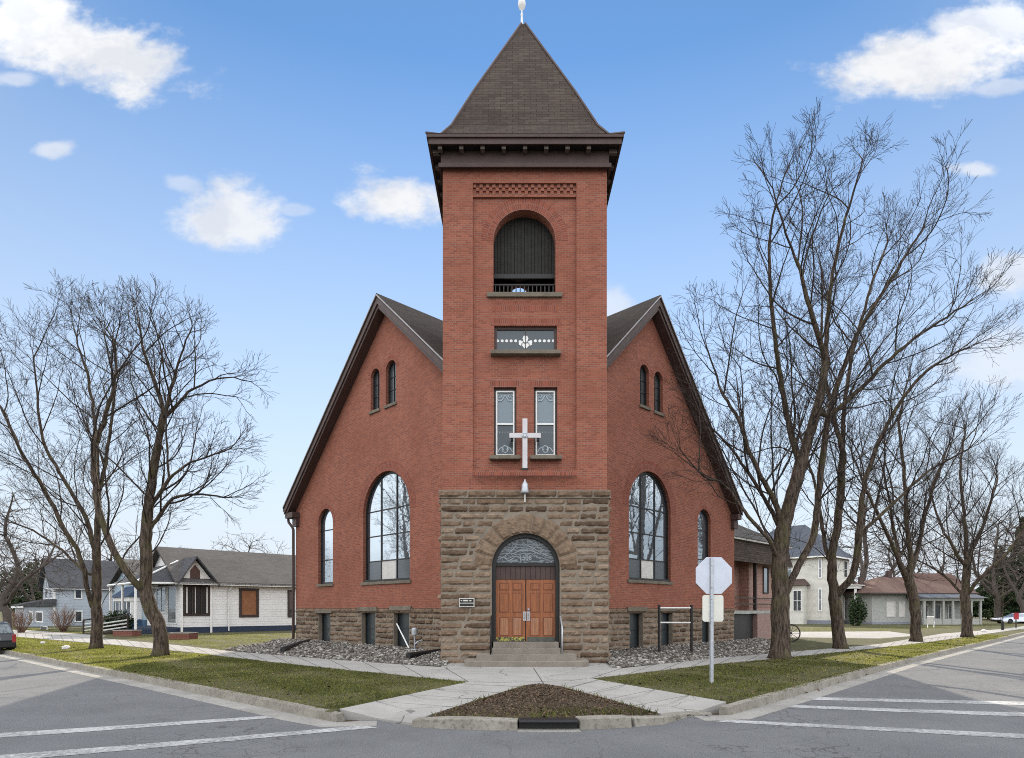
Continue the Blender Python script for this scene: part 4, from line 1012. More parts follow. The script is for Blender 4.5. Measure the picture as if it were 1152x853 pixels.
def leaves(polys, name, label, smin, smax, seed, z0, mound=None):
    r = np.random.default_rng(seed); X, Y = [], []
    for P, d in polys: a, c = scatter(P, d, r); X.append(a); Y.append(c)
    x, y = np.concatenate(X), np.concatenate(Y); n = len(x); s_ = r.uniform(smin, smax, n); th = r.uniform(0, 6.28, n)
    z = np.full(n, z0) if mound is None else mound(x, y)
    e1 = np.stack([np.cos(th)*s_, np.sin(th)*s_, r.uniform(-.5, .5, n)*s_], 1); e2 = np.stack([-np.sin(th)*s_*.6, np.cos(th)*s_*.6, r.uniform(-.5, .5, n)*s_], 1)
    Bc = np.stack([x, y, z+s_*.4], 1); v = np.empty((n*4, 3)); v[0::4] = Bc-e1; v[1::4] = Bc-e2; v[2::4] = Bc+e1; v[3::4] = Bc+e2
    return big_mesh(name, v, np.arange(n*4).reshape(n, 4), r.random(n), M['litter'], label, cat='leaves')
cx_, cy_ = ctr.x, ctr.y
def mound(x, y):
    T = [T1, T2, T3]; dmin = np.full(len(x), 9.)
    P = tri
    for i in range(len(P)):
        a, c = P[i], P[(i+1) % len(P)]; L = math.hypot(c.x-a.x, c.y-a.y)+1e-9
        dmin = np.minimum(dmin, np.abs((c.x-a.x)*(y-a.y)-(c.y-a.y)*(x-a.x))/L)
    return LZ-.02+.17*np.clip(dmin/.9, 0, 1)**.8
leaves([(tri, 1100)], 'leaf_litter', 'brown dead leaves and mulch covering the triangular corner bed', .008, .026, 5, 0, mound)
blades([([T2, gp(583, 809, LZ), T3, gp(640, 797, LZ), gp(520, 799, LZ)], 420), ([T2, gp(533, 788, LZ), T1b, gp(590, 776, LZ), gp(530, 797, LZ)], 160), ([T3, gp(688, 787, LZ), T1c, gp(640, 778, LZ), gp(690, 797, LZ)], 160)], 'weeds', 'sparse green weeds along the front edge of the corner bed', .05, .12, .012, 9)
leaves([(near_l, 3), (near_r, 9), ([gp(560, 818, 0), gp(700, 818, 0), gp(840, 803, 0), gp(840, 800, 0), gp(700, 814, 0)], 40), ([gp(860, 786, 0), gp(1010, 747, 0), gp(1014, 749, 0), gp(880, 792, 0)], 7)], 'fallen_leaves', 'scattered brown leaves on the lawns and in the gutter', .02, .05, 6, .03)
lv = bpy.data.objects['fallen_leaves']
co = np.zeros(len(lv.data.vertices)*3, 'f'); lv.data.vertices.foreach_get('co', co); co = co.reshape(-1, 3)
x4, y4 = co[0::4, 0], co[0::4, 1]
on = in_poly((co[0::4, 0]+co[2::4, 0])/2, (co[0::4, 1]+co[2::4, 1])/2, lawn)
co[:, 2] += np.repeat(np.where(on, .14, -.01), 4); lv.data.vertices.foreach_set('co', co.ravel())
# ------------------------------------------------------------------ bare trees (branches grow towards points spread through the crown)
def resample(pts, step):
    out = [pts[0]]; P = pts
    # smooth the hand-laid limb a little (Catmull-Rom)
    dense = []
    for i in range(len(P)-1):
        p0, p1, p2, p3 = P[max(i-1, 0)], P[i], P[i+1], P[min(i+2, len(P)-1)]
        for t in np.linspace(0, 1, 12, endpoint=False):
            dense.append(.5*((2*p1)+(-p0+p2)*t+(2*p0-5*p1+4*p2-p3)*t*t+(-p0+3*p1-3*p2+p3)*t**3))
    dense.append(P[-1])
    for q in dense:
        if np.linalg.norm(q-out[-1]) >= step: out.append(q)
    return out
def grow(chains, attr, step, infl, kill, seed, inertia=.75, up=.08, jit=.22, maxn=30000, iters=160):
    r = np.random.default_rng(seed); pos, par = [], []
    for ci, ch in enumerate(chains):
        P = resample([np.array(p, float) for p in ch], step)
        if ci == 0: prev = -1
        else:
            A = np.array(pos); prev = int(np.argmin(((A-P[0])**2).sum(1))); P = P[1:] if np.linalg.norm(A[prev]-P[0]) < step*.6 else P
        for k, p in enumerate(P):
            pos.append(p+(r.normal(0, step*.05, 3) if len(pos) else 0)); par.append(prev); prev = len(pos)-1
    n = len(pos); PO = np.zeros((maxn, 3)); PO[:n] = pos; PA = np.full(maxn, -1); PA[:n] = par
    DI = np.zeros((maxn, 3)); 
    for i in range(n):
        if PA[i] >= 0: d = PO[i]-PO[PA[i]]; DI[i] = d/(np.linalg.norm(d)+1e-9)
        else: DI[i] = (0, 0, 1)
    kids = {}
    base_n = max(2, int(1.9/step))
    A = attr.copy(); bd = np.full(len(A), 1e9); bi = np.zeros(len(A), int)
    def upd(lo, hi):
        nonlocal bd, bi
        for s in range(lo, hi, 400):
            e = min(hi, s+400); D = ((A[:, None, :]-PO[None, s:e, :])**2).sum(2); j = D.argmin(1); dd = D[np.arange(len(A)), j]; m = dd < bd; bd[m] = dd[m]; bi[m] = j[m]+s
    upd(base_n, n)
    for it in range(iters):
        act = bd < infl*infl
        if not act.any(): break
        acc = np.zeros((n, 3)); v = A[act]-PO[bi[act]]; v /= np.linalg.norm(v, axis=1)[:, None]+1e-9
        np.add.at(acc, bi[act], v); src = np.unique(bi[act]); d = acc[src]; d /= np.linalg.norm(d, axis=1)[:, None]+1e-9
        d = d+DI[src]*inertia+np.array([0, 0, up])+r.normal(0, jit, d.shape); d /= np.linalg.norm(d, axis=1)[:, None]
        n0 = n
        for s_, dd in zip(src, d):
            ks = kids.setdefault(int(s_), [])
            if len(ks) >= 3 or any(float(np.dot(dd, q)) > .88 for q in ks): continue
            ks.append(dd)
            if n >= maxn: break
            PO[n] = PO[s_]+dd*step; PA[n] = s_; DI[n] = dd; n += 1
        if n == n0: break
        upd(n0, n); keep = bd > kill*kill; A, bd, bi = A[keep], bd[keep], bi[keep]
        if len(A) == 0 or n >= maxn: break
    return PO[:n], PA[:n], DI[:n]
def add_twigs(PO, PA, DI, nt_, r, ln, prob):
    """short side twigs on thin wood"""
    px, pp, pd = [PO], [PA], [DI]; n = len(PO); c = n; thin = np.where(nt_ <= 14)[0]
    NP, NA, ND = [], [], []
    for i in thin:
        k = 1 if r.random() < prob else 0
        if nt_[i] == 1 and r.random() < .6: k += 1
        for _ in range(k):
            d = DI[i]*1.0+r.normal(0, .55, 3)+np.array([0, 0, .25]); d /= np.linalg.norm(d); p = PO[i]; q = i
            for s_ in range(2):
                l = ln*r.uniform(.5, 1.3); p = p+d*l; NP.append(p); NA.append(q); ND.append(d); q = c; c += 1; d = d+r.normal(0, .25, 3)+np.array([0, 0, .15]); d /= np.linalg.norm(d)
    if not NP: return PO, PA
    return np.vstack([PO, np.array(NP)]), np.concatenate([PA, np.array(NA)])
def tips_of(PA):
    n = len(PA); t = np.zeros(n); has = np.zeros(n, bool); has[PA[PA >= 0]] = True; t[~has] = 1
    for i in range(n-1, -1, -1):
        if PA[i] >= 0: t[PA[i]] += t[i]
    return t
def tree_mesh(parent, PO, PA, r_base, r_tip, r_split, mats, flare=1.5, seed=0):
    n = len(PO); t = tips_of(PA); k = math.log(max(t[0], 2))/math.log(r_base/r_tip); rad = np.maximum(r_tip*.9, r_base*(t/t[0])**max(1/k, .535))
    kids = [[] for _ in range(n)]
    for i in range(n):
        if PA[i] >= 0: kids[PA[i]].append(i)
    for i in range(n):
        if PA[i] >= 0: rad[i] = min(rad[i], rad[PA[i]])
    z0 = PO[0][2]
    trunk, crown = MB(), MB(); stack = [(0, -1)]
    while stack:
        s, frm = stack.pop(); ch = ([frm] if frm >= 0 else [])+[s]; i = s
        while kids[i]:
            ks = sorted(kids[i], key=lambda q: -t[q]); 
            for q in ks[1:]: stack.append((q, i))
            i = ks[0]; ch.append(i)
        if len(ch) < 2: continue
        rr = [rad[q] for q in ch]
        if frm >= 0: rr[0] = min(rr[0], rr[1]*1.15)
        if frm < 0:
            for q in range(len(ch)): h = PO[ch[q]][2]-z0; rr[q] *= 1+(flare-1)*math.exp(-max(h, 0)/.28)
        P = [Vector(PO[q]) for q in ch]
        cut = next((q for q in range(len(ch)) if rr[q] < r_split), len(ch))
        def put(mb, a, b_):
            if b_-a < 2: return
            m_ = max(rr[a:b_]); sd = 12 if m_ > .15 else 7 if m_ > .06 else 5 if m_ > .025 else 3
            mb.tube(P[a:b_], rr[a:b_], sd, cap=m_ > .06)
        if cut >= len(ch)-1: put(trunk, 0, len(ch))
        elif cut <= 1: put(crown, 0, len(ch))
        else: put(trunk, 0, cut+1); put(crown, cut, len(ch))
    trunk.build('trunk', M[mats[0]], parent, smooth=True, uv=False)
    crown.build('crown', M[mats[1]], parent, smooth=True, uv=False)
def grow_limbs(chains, blobs, Y0, r, step, scale=1., zmin=2.6):
    """side branches leave the hand-laid limbs at an angle, sweep upwards and branch again, shorter each time"""
    PO, PA, LM = [], [], []
    E = [(np.array(at(px, py, Y0+dy)), np.array([rx*(Y0+dy)/FPX, ryd, ry*(Y0+dy)/FPX])) for px, py, rx, ry, ryd, _, dy in blobs]
    def inside(p): return any((((p-c)/s)**2).sum() < 1.18 for c, s in E)
    for ci, ch in enumerate(chains):
        P = resample([np.array(p, float) for p in ch], step)
        if ci == 0: prev = -1
        else:
            A = np.array(PO); prev = int(np.argmin(((A-P[0])**2).sum(1)))
            if np.linalg.norm(A[prev]-P[0]) < step*.6: P = P[1:]
        ids = []
        for p in P: PO.append(p+(r.normal(0, step*.06, 3) if PO else 0)); PA.append(prev); prev = len(PO)-1; ids.append(prev)
        LM.append(ids)
    def norm(v): return v/(np.linalg.norm(v)+1e-9)
    def side_dir(d, ang, az):
        x = norm(np.cross(d, [.3, .2, 1.])); y = np.cross(d, x); return norm(d*math.cos(ang)+(x*math.cos(az)+y*math.sin(az))*math.sin(ang))
    def branch(i, d, L, lev):
        while L > .35*scale and lev <= 2 and not inside(PO[i]+d*L): L *= .72
        if L < .16*scale: return
        st = (step, step*.85, step*.75, step*.7, step*.6)[lev]; n = max(2, int(L/st)); p = PO[i]; q = i; ids = []
        up = (.0, .055, .05, .05, .05)[lev]; bend = r.normal(0, .035, 3)
        for k in range(n):
            d = norm(d+bend+r.normal(0, (.0, .07, .10, .13, .16)[lev], 3)+np.array([0, 0, up])); p = p+d*st*r.uniform(.85, 1.15); PO.append(p); PA.append(q); q = len(PO)-1; ids.append((q, d))
        if lev >= 4: return
        az = r.uniform(0, 6.28); every = (.0, .38, .30, .34)[lev]*scale; acc = r.uniform(0, every)
        for k, (q, d) in enumerate(ids):
            acc += st; f = (k+1)/n
            if acc >= every and f > .15:
                acc = r.uniform(-.3, .3)*every; az += math.pi+r.normal(0, .6)
                branch(q, side_dir(d, r.uniform(.45, .85), az), L*(1-.62*f)*r.uniform(.35, .62)+.12*scale, lev+1)
        for _ in range(2): branch(ids[-1][0], side_dir(ids[-1][1], r.uniform(.2, .5), r.uniform(0, 6.28)), L*r.uniform(.22, .38)+.1, lev+1)
    for ci, ids in enumerate(LM):
        az = r.uniform(0, 6.28); acc = 0; every = .36*scale; n = len(ids)
        for k, i in enumerate(ids):
            p = PO[i]; d = norm(PO[ids[min(k+1, n-1)]]-PO[ids[max(k-1, 0)]]); acc += step; f = (k+1)/n
            if p[2] < zmin+.6 or acc < every: continue
            acc = r.uniform(-.3, .3)*every; az += 2.4+r.normal(0, .35)
            branch(i, side_dir(d, r.uniform(.55, .95), az), scale*r.uniform(2.3, 5.4)*(1-.42*f), 1)
        d = norm(PO[ids[-1]]-PO[ids[-2]])
        for _ in range(3): branch(ids[-1], side_dir(d, r.uniform(.15, .5), r.uniform(0, 6.28)), scale*r.uniform(.9, 1.9), 1)
    return np.array(PO), np.array(PA)
def blob_points(blobs, Y0, n, r, zmin):
    w = np.array([b_[5] for b_ in blobs], float); w /= w.sum(); out = []
    for (px, py, rx, ry, ryd, _, dy), wt in zip(blobs, w):
        m = int(n*wt); c = np.array(at(px, py, Y0+dy)); s = (Y0+dy)/FPX; d = r.normal(size=(m, 3)); d /= np.linalg.norm(d, axis=1)[:, None]
        q = d*(r.random((m, 1))**(1/3.0))*np.array([rx*s, ryd, ry*s])+c; out.append(q)
    q = np.concatenate(out); return q[q[:, 2] > zmin]
def tree(name, label, cat, base_px, base_py, chains, blobs, n_attr, seed, r_base, r_tip=.0055, step=.26, infl=2.6, kill=.34, r_split=.05, mats=('bark', 'twig'), group=None, up=.20, twig=.26, tprob=.45, inertia=1.15, jit=.13, zmin=2.6, scale=1.):
    b0 = gp(base_px, base_py, LZ); Y0 = b0.y; r = np.random.default_rng(seed)
    T = thing(name, label, cat, b0, group=group)
    CH = []
    for c in chains: CH.append([np.array(at(x, y, Y0+(q[0] if q else 0))) for x, y, *q in c])
    CH[0][0] = np.array(b0)-np.array([0, 0, .12])
    PO, PA = grow_limbs(CH, blobs, Y0, r, step, scale, zmin)
    tree_mesh(T, PO, PA, r_base, r_tip, r_split, mats, seed=seed)
    return T
TG = 'bare street trees on the lawns beside the church'
tree('bare_tree', 'tallest bare tree, thick forked trunk nearest the stop sign on the right lawn', 'tree', 877, 741,
     [[(877, 741), (878, 710), (878, 665), (877, 640, -.1), (879, 610, -.1), (886, 575, -.2), (895, 545, -.3), (910, 490, -.3), (922, 450, -.3), (929, 405, 0), (932, 350, .1), (941, 285, .2), (958, 225, .3), (972, 178, .2)],
      [(880, 676), (890, 655, .3), (903, 628, .5), (916, 600, .6), (922, 546, .8), (932, 469, 1.), (947, 420, 1.2), (968, 370, 1.4), (1000, 318, 1.5), (1040, 255, 1.6)],
      [(877, 640), (868, 612, -.5), (850, 590, -.9), (835, 573, -1.1), (815, 545, -1.5), (790, 535, -1.9), (765, 505, -2.2)],
      [(880, 600), (872, 565, -.3), (850, 525, -.9), (830, 472, -1.1), (812, 441, -1.3), (795, 390, -1.4)],
      [(900, 520), (886, 470, .6), (876, 410, 1.), (868, 340, 1.2), (866, 270, 1.1), (878, 212, 1.0), (888, 185, 1.0)],
      [(929, 405), (912, 350, -.8), (898, 300, -1.), (880, 250, -1.4), (868, 205, -1.6)],
      [(932, 469), (965, 440, -.2), (1005, 400, -.5), (1045, 370, -.8), (1090, 340, -1)],
      [(880, 600), (860, 560, .5), (822, 505, 1.2), (790, 470, 1.6), (770, 440, 1.8)]],
     [(935, 325, 125, 175, 4.2, 1.0, 0), (850, 395, 80, 135, 3.6, .55, -.5), (1010, 310, 100, 130, 3.8, .6, 1), (800, 500, 60, 75, 2.4, .22, -1.2), (945, 205, 70, 55, 2.2, .16, 0)], 5600, 101, .33, group=TG, step=.25, kill=.36, infl=2.2)
tree('bare_tree', 'second bare tree along the right kerb, trunk forking low into two upright stems', 'tree', 946, 730,
     [[(946, 730), (942, 700), (938, 668), (936, 640), (938, 615), (942, 596), (946, 550, .2), (948, 507, .3), (951, 450, .4), (960, 395, .4), (978, 330, .6), (1000, 270, .6)],
      [(940, 672), (950, 660, -.3), (960, 645, -.6), (966, 604, -.8), (970, 560, -.9), (982, 515, -1), (1005, 465, -1.1), (1040, 420, -1.2), (1085, 392, -1.3)],
      [(936, 640), (928, 612, .5), (923, 580, .8), (915, 540, 1.2), (898, 480, 1.5)],
      [(966, 604), (985, 585, 0), (1010, 562, 0), (1045, 530, -.3), (1090, 505, -.5)],
      [(948, 507), (935, 455, .8), (925, 400, 1.3), (925, 330, 1.5)]],
     [(975, 400, 110, 140, 4.2, 1, 0), (1040, 440, 85, 90, 3.6, .55, -.5), (920, 450, 60, 120, 3, .35, 1), (990, 300, 80, 90, 3, .4, .5)], 4200, 102, .27, group=TG, step=.27, kill=.42, infl=2.3)
tree('bare_tree', 'third bare tree along the right kerb, in front of the red roofed house', 'tree', 1030, 722,
     [[(1030, 722), (1030, 695), (1026, 665), (1022, 650), (1026, 640, .3), (1034, 612, .4), (1042, 575, .5), (1052, 540, .6), (1068, 500, .7)],
      [(1022, 655), (1012, 632, -.4), (1000, 605, -.8), (988, 580, -1), (972, 545, -1.2), (955, 500, -1.3)],
      [(1024, 645), (1024, 620, .1), (1020, 590, 0), (1018, 540, 0), (1012, 480, 0), (1020, 430, 0)],
      [(1012, 632), (1006, 600, .6), (1000, 560, .9), (990, 520, 1.2)]],
     [(1020, 510, 80, 110, 4.6, 1, 0), (980, 540, 55, 80, 3.4, .4, 0), (1060, 520, 60, 90, 3.4, .4, .4)], 2600, 103, .27, r_tip=.0055, step=.33, infl=2.9, kill=.46, group=TG)
tree('bare_tree', 'fourth and farthest bare tree along the right kerb, with wide spreading limbs', 'tree', 1088, 717,
     [[(1088, 717), (1087, 690), (1086, 665), (1087, 640), (1087, 610), (1084, 570), (1080, 530), (1086, 480)],
      [(1087, 672), (1098, 655, -.5), (1112, 642, -.8), (1128, 628, -1), (1145, 605, -1.2), (1158, 575, -1.4)],
      [(1085, 672), (1070, 655, .4), (1052, 640, .6), (1036, 632, .8)],
      [(1087, 632), (1100, 606, .4), (1110, 580, .6), (1122, 540, .7)],
      [(1086, 640), (1070, 612, -.4), (1058, 590, -.6), (1048, 560, -.7)]],
     [(1085, 530, 75, 105, 5, 1, 0), (1130, 560, 55, 75, 4, .5, 0), (1050, 580, 45, 60, 4, .35, 0)], 2300, 104, .29, r_tip=.006, step=.39, infl=3.3, kill=.54, group=TG)
tree('bare_tree', 'bare tree with straight rusty brown trunk, left of the crooked one', 'tree', 108, 730,
     [[(108, 730), (109, 705), (109, 680), (109, 640), (110, 600), (110, 540), (106, 467, 0), (98, 420, 0), (92, 402, -.2), (86, 378, -.2)],
      [(106, 690), (99, 668, -.3), (95, 645, -.5), (88, 620, -.6), (72, 595, -.9), (52, 555, -1.1), (25, 510, -1.4), (0, 455, -1.6), (-20, 410, -1.7)],
      [(109, 640), (102, 600, .5), (90, 570, .8), (66, 530, 1.1), (48, 495, 1.2), (42, 440, 1.3), (36, 390, 1.3)],
      [(95, 645), (84, 632, .5), (60, 612, .8), (35, 596, 1), (5, 585, 1.2)],
      [(110, 560), (122, 500, .5), (128, 440, .6), (121, 395, .8), (116, 372, .9)],
      [(110, 690), (118, 673, -.4), (128, 660, -.7), (142, 648, -1)]],
     [(75, 460, 95, 140, 4.6, 1, 0), (10, 500, 80, 110, 4, .6, 0), (110, 400, 65, 80, 3, .35, .5), (30, 580, 60, 45, 3, .15, 0)], 5000, 105, .235, r_tip=.0058, step=.28, infl=2.5, kill=.38, group='bare trees on the left lawn')
tree('bare_tree', 'crooked bare tree with a curved forking trunk on the left lawn', 'tree', 180, 738,
     [[(180, 738), (181, 718), (177, 700), (169, 684), (164, 668), (164, 655), (165, 635), (164, 610), (166, 580), (170, 550), (176, 507), (183, 472), (181, 450), (172, 425), (163, 400), (157, 368)],
      [(163, 668), (152, 655, -.3), (140, 640, -.5), (128, 620, -.6), (119, 599, -.6), (108, 560, -.5), (106, 510, -.4), (118, 470, -.3), (130, 420, -.2), (125, 375, 0)],
      [(176, 507), (192, 440, .4), (205, 395, .6), (218, 365, .7)],
      [(168, 575), (180, 555, -.5), (200, 530, -.9), (228, 515, -1.2), (262, 505, -1.4)],
      [(165, 600), (178, 582, .6), (196, 560, 1.), (225, 556, 1.3), (255, 560, 1.4)],
      [(183, 472), (215, 440, -.4), (250, 425, -.6), (285, 430, -.7)]],
     [(190, 470, 85, 110, 3.8, 1, 0), (245, 480, 55, 85, 2.8, .5, 0), (150, 420, 65, 85, 3, .5, 0), (210, 560, 55, 45, 2.2, .18, 0), (190, 380, 60, 45, 2, .25, 0)], 4700, 106, .265, r_tip=.0054, step=.25, infl=2.2, kill=.35, group='bare trees on the left lawn')
# farther bare trees: two kinds grown once, then copied
def far_tree(label, px, py_base, Y, H, W, seed, group, mats=('bark_far', 'bark_far'), n=700):
    b0 = at(px, HPY, Y); b0.z = LZ; T = thing('far_tree', label, 'tree', b0, group=group); r = np.random.default_rng(seed)
    k = H/9.; q = lambda x, y, z: np.array((b0.x+x*W, b0.y+y*W, LZ+z*H)); s = seed % 7*.04
    CH = [[q(0, 0, -.01), q(.02, 0, .12), q(-.02, 0, .24), q(.05, .05, .45), q(0, 0, .7), q(.05, 0, .9)], [q(-.02, 0, .22), q(-.18, .1, .4), q(-.3, .1, .65)], [q(.01, 0, .2), q(.2, -.1, .36), q(.36, -.1+s, .6)], [q(0, 0, .3), q(.1, .25, .5), q(.12, .35, .75)]]
    d = r.normal(size=(n, 3)); d /= np.linalg.norm(d, axis=1)[:, None]; A = d*(r.random((n, 1))**(1/2.4))*np.array([W*.5, W*.5, H*.40])+np.array([b0.x, b0.y, LZ+H*.60])
    PO, PA, DI = grow(CH, A, .05*H, .40*H, .055*H, seed, inertia=.8); t = tips_of(PA); PO, PA = add_twigs(PO, PA, DI, t, r, .03*H, .6)
    tree_mesh(T, PO, PA, .026*H, .0014*H, .012*H, mats, seed=seed); return T
FG = 'bare trees standing beyond the houses'
f1 = far_tree('hazy bare tree rising behind the white house left of the church', 278, 0, 62, 9.5, 9.0, 201, FG)
f2 = far_tree('broad bare tree at the far left edge, behind the parked SUV', 6, 0, 44, 10.5, 10, 202, FG, n=900)
f3 = far_tree('pale slender bare tree behind the white two storey house', 972, 0, 84, 20, 15, 203, FG, n=900)
copies = [(f1, 'low bare tree behind the grey house, far left', 40, 75, 1.05, 2.1), (f3, 'bare tree seen between grey house and blue house', 125, 84, .62, .8), (f2, 'faint bare tree behind the blue cottage', 205, 88, 1.0, 3.9), (f1, 'small bare tree behind the red roof, left of its chimney', 1000, 100, 1.5, 4.4),
          (f2, 'bare tree above the red roof, right of its chimney', 1062, 105, 1.35, 1.3), (f3, 'bare tree beyond the silver car at the right edge', 1150, 80, .75, 5.2), (f1, 'tangled bare tree behind the silver car', 1122, 92, 1.75, .6), (f2, 'bare tree at the far end of the left street', -30, 70, 1.15, 2.8)]
for src, lab, px, Y, sc, rz in copies:
    p = at(px, HPY, Y); copy_thing(src, (p.x, p.y, LZ), rz, sc, lab)

# ------------------------------------------------------------------ shrubs
def bare_shrub(label, px, py, H, Wd, seed):
    b0 = gp(px, py, LZ); T = thing('bare_shrub', label, 'shrub', b0, group='bare shrubs by the grey house'); r = random.Random(seed); mb = MB()
    for k in range(60):
        a = r.uniform(0, 6.28); e = r.uniform(.1, 1)**.55; tip = Vector((math.cos(a)*Wd*.5*e, math.sin(a)*Wd*.5*e, H*r.uniform(.7, 1)*(1-.35*e*e)))
        m1 = Vector((tip.x*.45, tip.y*.45, tip.z*.38)); m2 = Vector((tip.x*.8+r.uniform(-.1, .1), tip.y*.6, tip.z*.78))
        o = b0+Vector((r.uniform(-.15, .15), r.uniform(-.15, .15), -.02)); mb.tube([o, b0+m1, b0+m2, b0+tip], [.022, .014, .010, .006], 3, cap=False)
        for _ in range(5):
            s_ = b0+m1.lerp(m2, r.random()); mb.tube([s_, s_+Vector((r.uniform(-.3, .3), r.uniform(-.3, .3), r.uniform(.2, .6)))], [.008, .004], 3, cap=False)
    mb.build('stem', m_plain('shrub_twig', (.20, .125, .09), .9, var=.3) if 'shrub_twig' not in bpy.data.materials else bpy.data.materials['shrub_twig'], T, uv=False)
bare_shrub('rounded reddish bare shrub in front of the grey house corner', 71, 711, 2.5, 3.0, 1)
bare_shrub('spreading grey bare shrub behind the parked SUV', 24, 712, 2.3, 2.4, 2)
def leafy(name, label, cat, c, rx, ry, rz, n, size, seed, parent=None, mat='ever', cone=False, group=None, trunk=None):
    T = thing(name, label, cat, (c[0], c[1], LZ), group=group); r = np.random.default_rng(seed)
    d = r.normal(size=(n, 3)); d /= np.linalg.norm(d, axis=1)[:, None]; rad = r.random((n, 1))**(1/3.5)
    lump = 1+.22*np.sin(d[:, :1]*5+seed)+.18*np.sin(d[:, 1:2]*7+d[:, 2:]*6)
    P = d*rad*lump*np.array([rx, ry, rz])
    if cone:
        h = r.random(n)**1.5; a = r.uniform(0, 6.28, n); rr = (1-h)*(.45+.55*r.random(n)**.5)*(1+.25*np.sin(h*38)); P = np.stack([np.cos(a)*rr*rx, np.sin(a)*rr*ry, (h*2-1)*rz], 1)
    P[:, 2] = np.maximum(P[:, 2], -rz); P += np.array([c[0], c[1], c[2]])-np.array([c[0], c[1], LZ])
    th = r.normal(size=(n, 3)); th /= np.linalg.norm(th, axis=1)[:, None]; t2 = np.cross(th, r.normal(size=(n, 3))); t2 /= np.linalg.norm(t2, axis=1)[:, None]; s_ = size*r.uniform(.6, 1.4, (n, 1))
    v = np.empty((n*4, 3)); v[0::4] = P-th*s_; v[1::4] = P-t2*s_*.5; v[2::4] = P+th*s_; v[3::4] = P+t2*s_*.5
    o = big_mesh('foliage', v, np.arange(n*4).reshape(n, 4), r.random(n), M[mat], None); del o['kind']; o.parent = T
    OFF[o.name] = Vector()
    if trunk: mb = MB().tube([Vector((c[0], c[1], LZ-.1)), Vector((c[0], c[1], c[2]))], [trunk, trunk*.6], 7); mb.build('trunk', M['bark_far'], T, uv=False)
    return T
c = gp(131, 712.5, LZ); leafy('evergreen_bush', 'dark rounded evergreen bush below the blue cottage bay window', 'bush', (c.x, c.y, LZ+.75), 1.45, 1.1, .85, 2600, .09, 1)
c = gp(964, 704, LZ); leafy('evergreen_bush', 'dark upright evergreen beside the white house porch', 'bush', (c.x, c.y, LZ+1.5), .9, .9, 1.7, 1800, .14, 2)
EG = 'dark evergreens beyond the silver car'
for k, (px, Y, H, w_, lab) in enumerate(((1150, 98, 15.5, 4.6, 'tall dark evergreen at the right edge behind the silver car'), (1126, 104, 11.5, 4.0, 'mid height dark evergreen left of the tall one'), (1112, 112, 8.5, 3.5, 'lowest dark evergreen beside the red roofed house end'), (1180, 90, 14, 4.5, 'dark evergreen just past the right edge of the street view'))):
    p = at(px, HPY, Y); leafy('evergreen_tree', lab, 'tree', (p.x, p.y, LZ+.6+H/2), w_, w_, H/2, 6500, .32, 30+k, cone=True, group=EG, trunk=.22)
c = at(30, HPY, 90); leafy('evergreen_tree', 'dark evergreen behind the grey house roof, far left', 'tree', (c.x, c.y, LZ+4.2), 4.2, 3.5, 4., 4500, .25, 44, trunk=.2)
# ------------------------------------------------------------------ houses
def hwin(fr, rc, frame='white', glass='glass_dark', fw=.09, bars=0, name='window', parent=None, n=0., vbars=0, label=None):
    x0, y0, x1, y1 = rc
    u0, u1 = fr.px(x0, (y0+y1)/2, n)[0], fr.px(x1, (y0+y1)/2, n)[0]; z1, z0 = fr.px((x0+x1)/2, y0, n)[1], fr.px((x0+x1)/2, y1, n)[1]
    if u0 > u1: u0, u1 = u1, u0
    w = MB().holed(fr, rect(u0, u1, z0, z1), [rect(u0+fw, u1-fw, z0+fw, z1-fw)], n+.002, n+.06).build(name, M[frame], parent)
    if label: w['label'] = label
    mb = MB().fbox(fr, u0+fw*.5, u1-fw*.5, z0+fw*.5, z1-fw*.5, n+.004, n+.02); mb.build('pane', M[glass], w)
    mb = MB()
    for k in range(bars): z = z0+(z1-z0)*(k+1)/(bars+1); mb.fbox(fr, u0+fw, u1-fw, z-.03, z+.03, n+.02, n+.05)
    for k in range(vbars): u = u0+(u1-u0)*(k+1)/(vbars+1); mb.fbox(fr, u-.03, u+.03, z0+fw, z1-fw, n+.02, n+.052)
    if mb.v: mb.build('muntin', M[frame], w)
    return w
def house_frames(px, Y, ang):
    C = at(px, HPY, Y); a = R(ang); nA, nB = (math.sin(a), -math.cos(a)), (-math.cos(a), -math.sin(a)); return C, Fr((C.x, C.y), nA), Fr((C.x, C.y), nB)
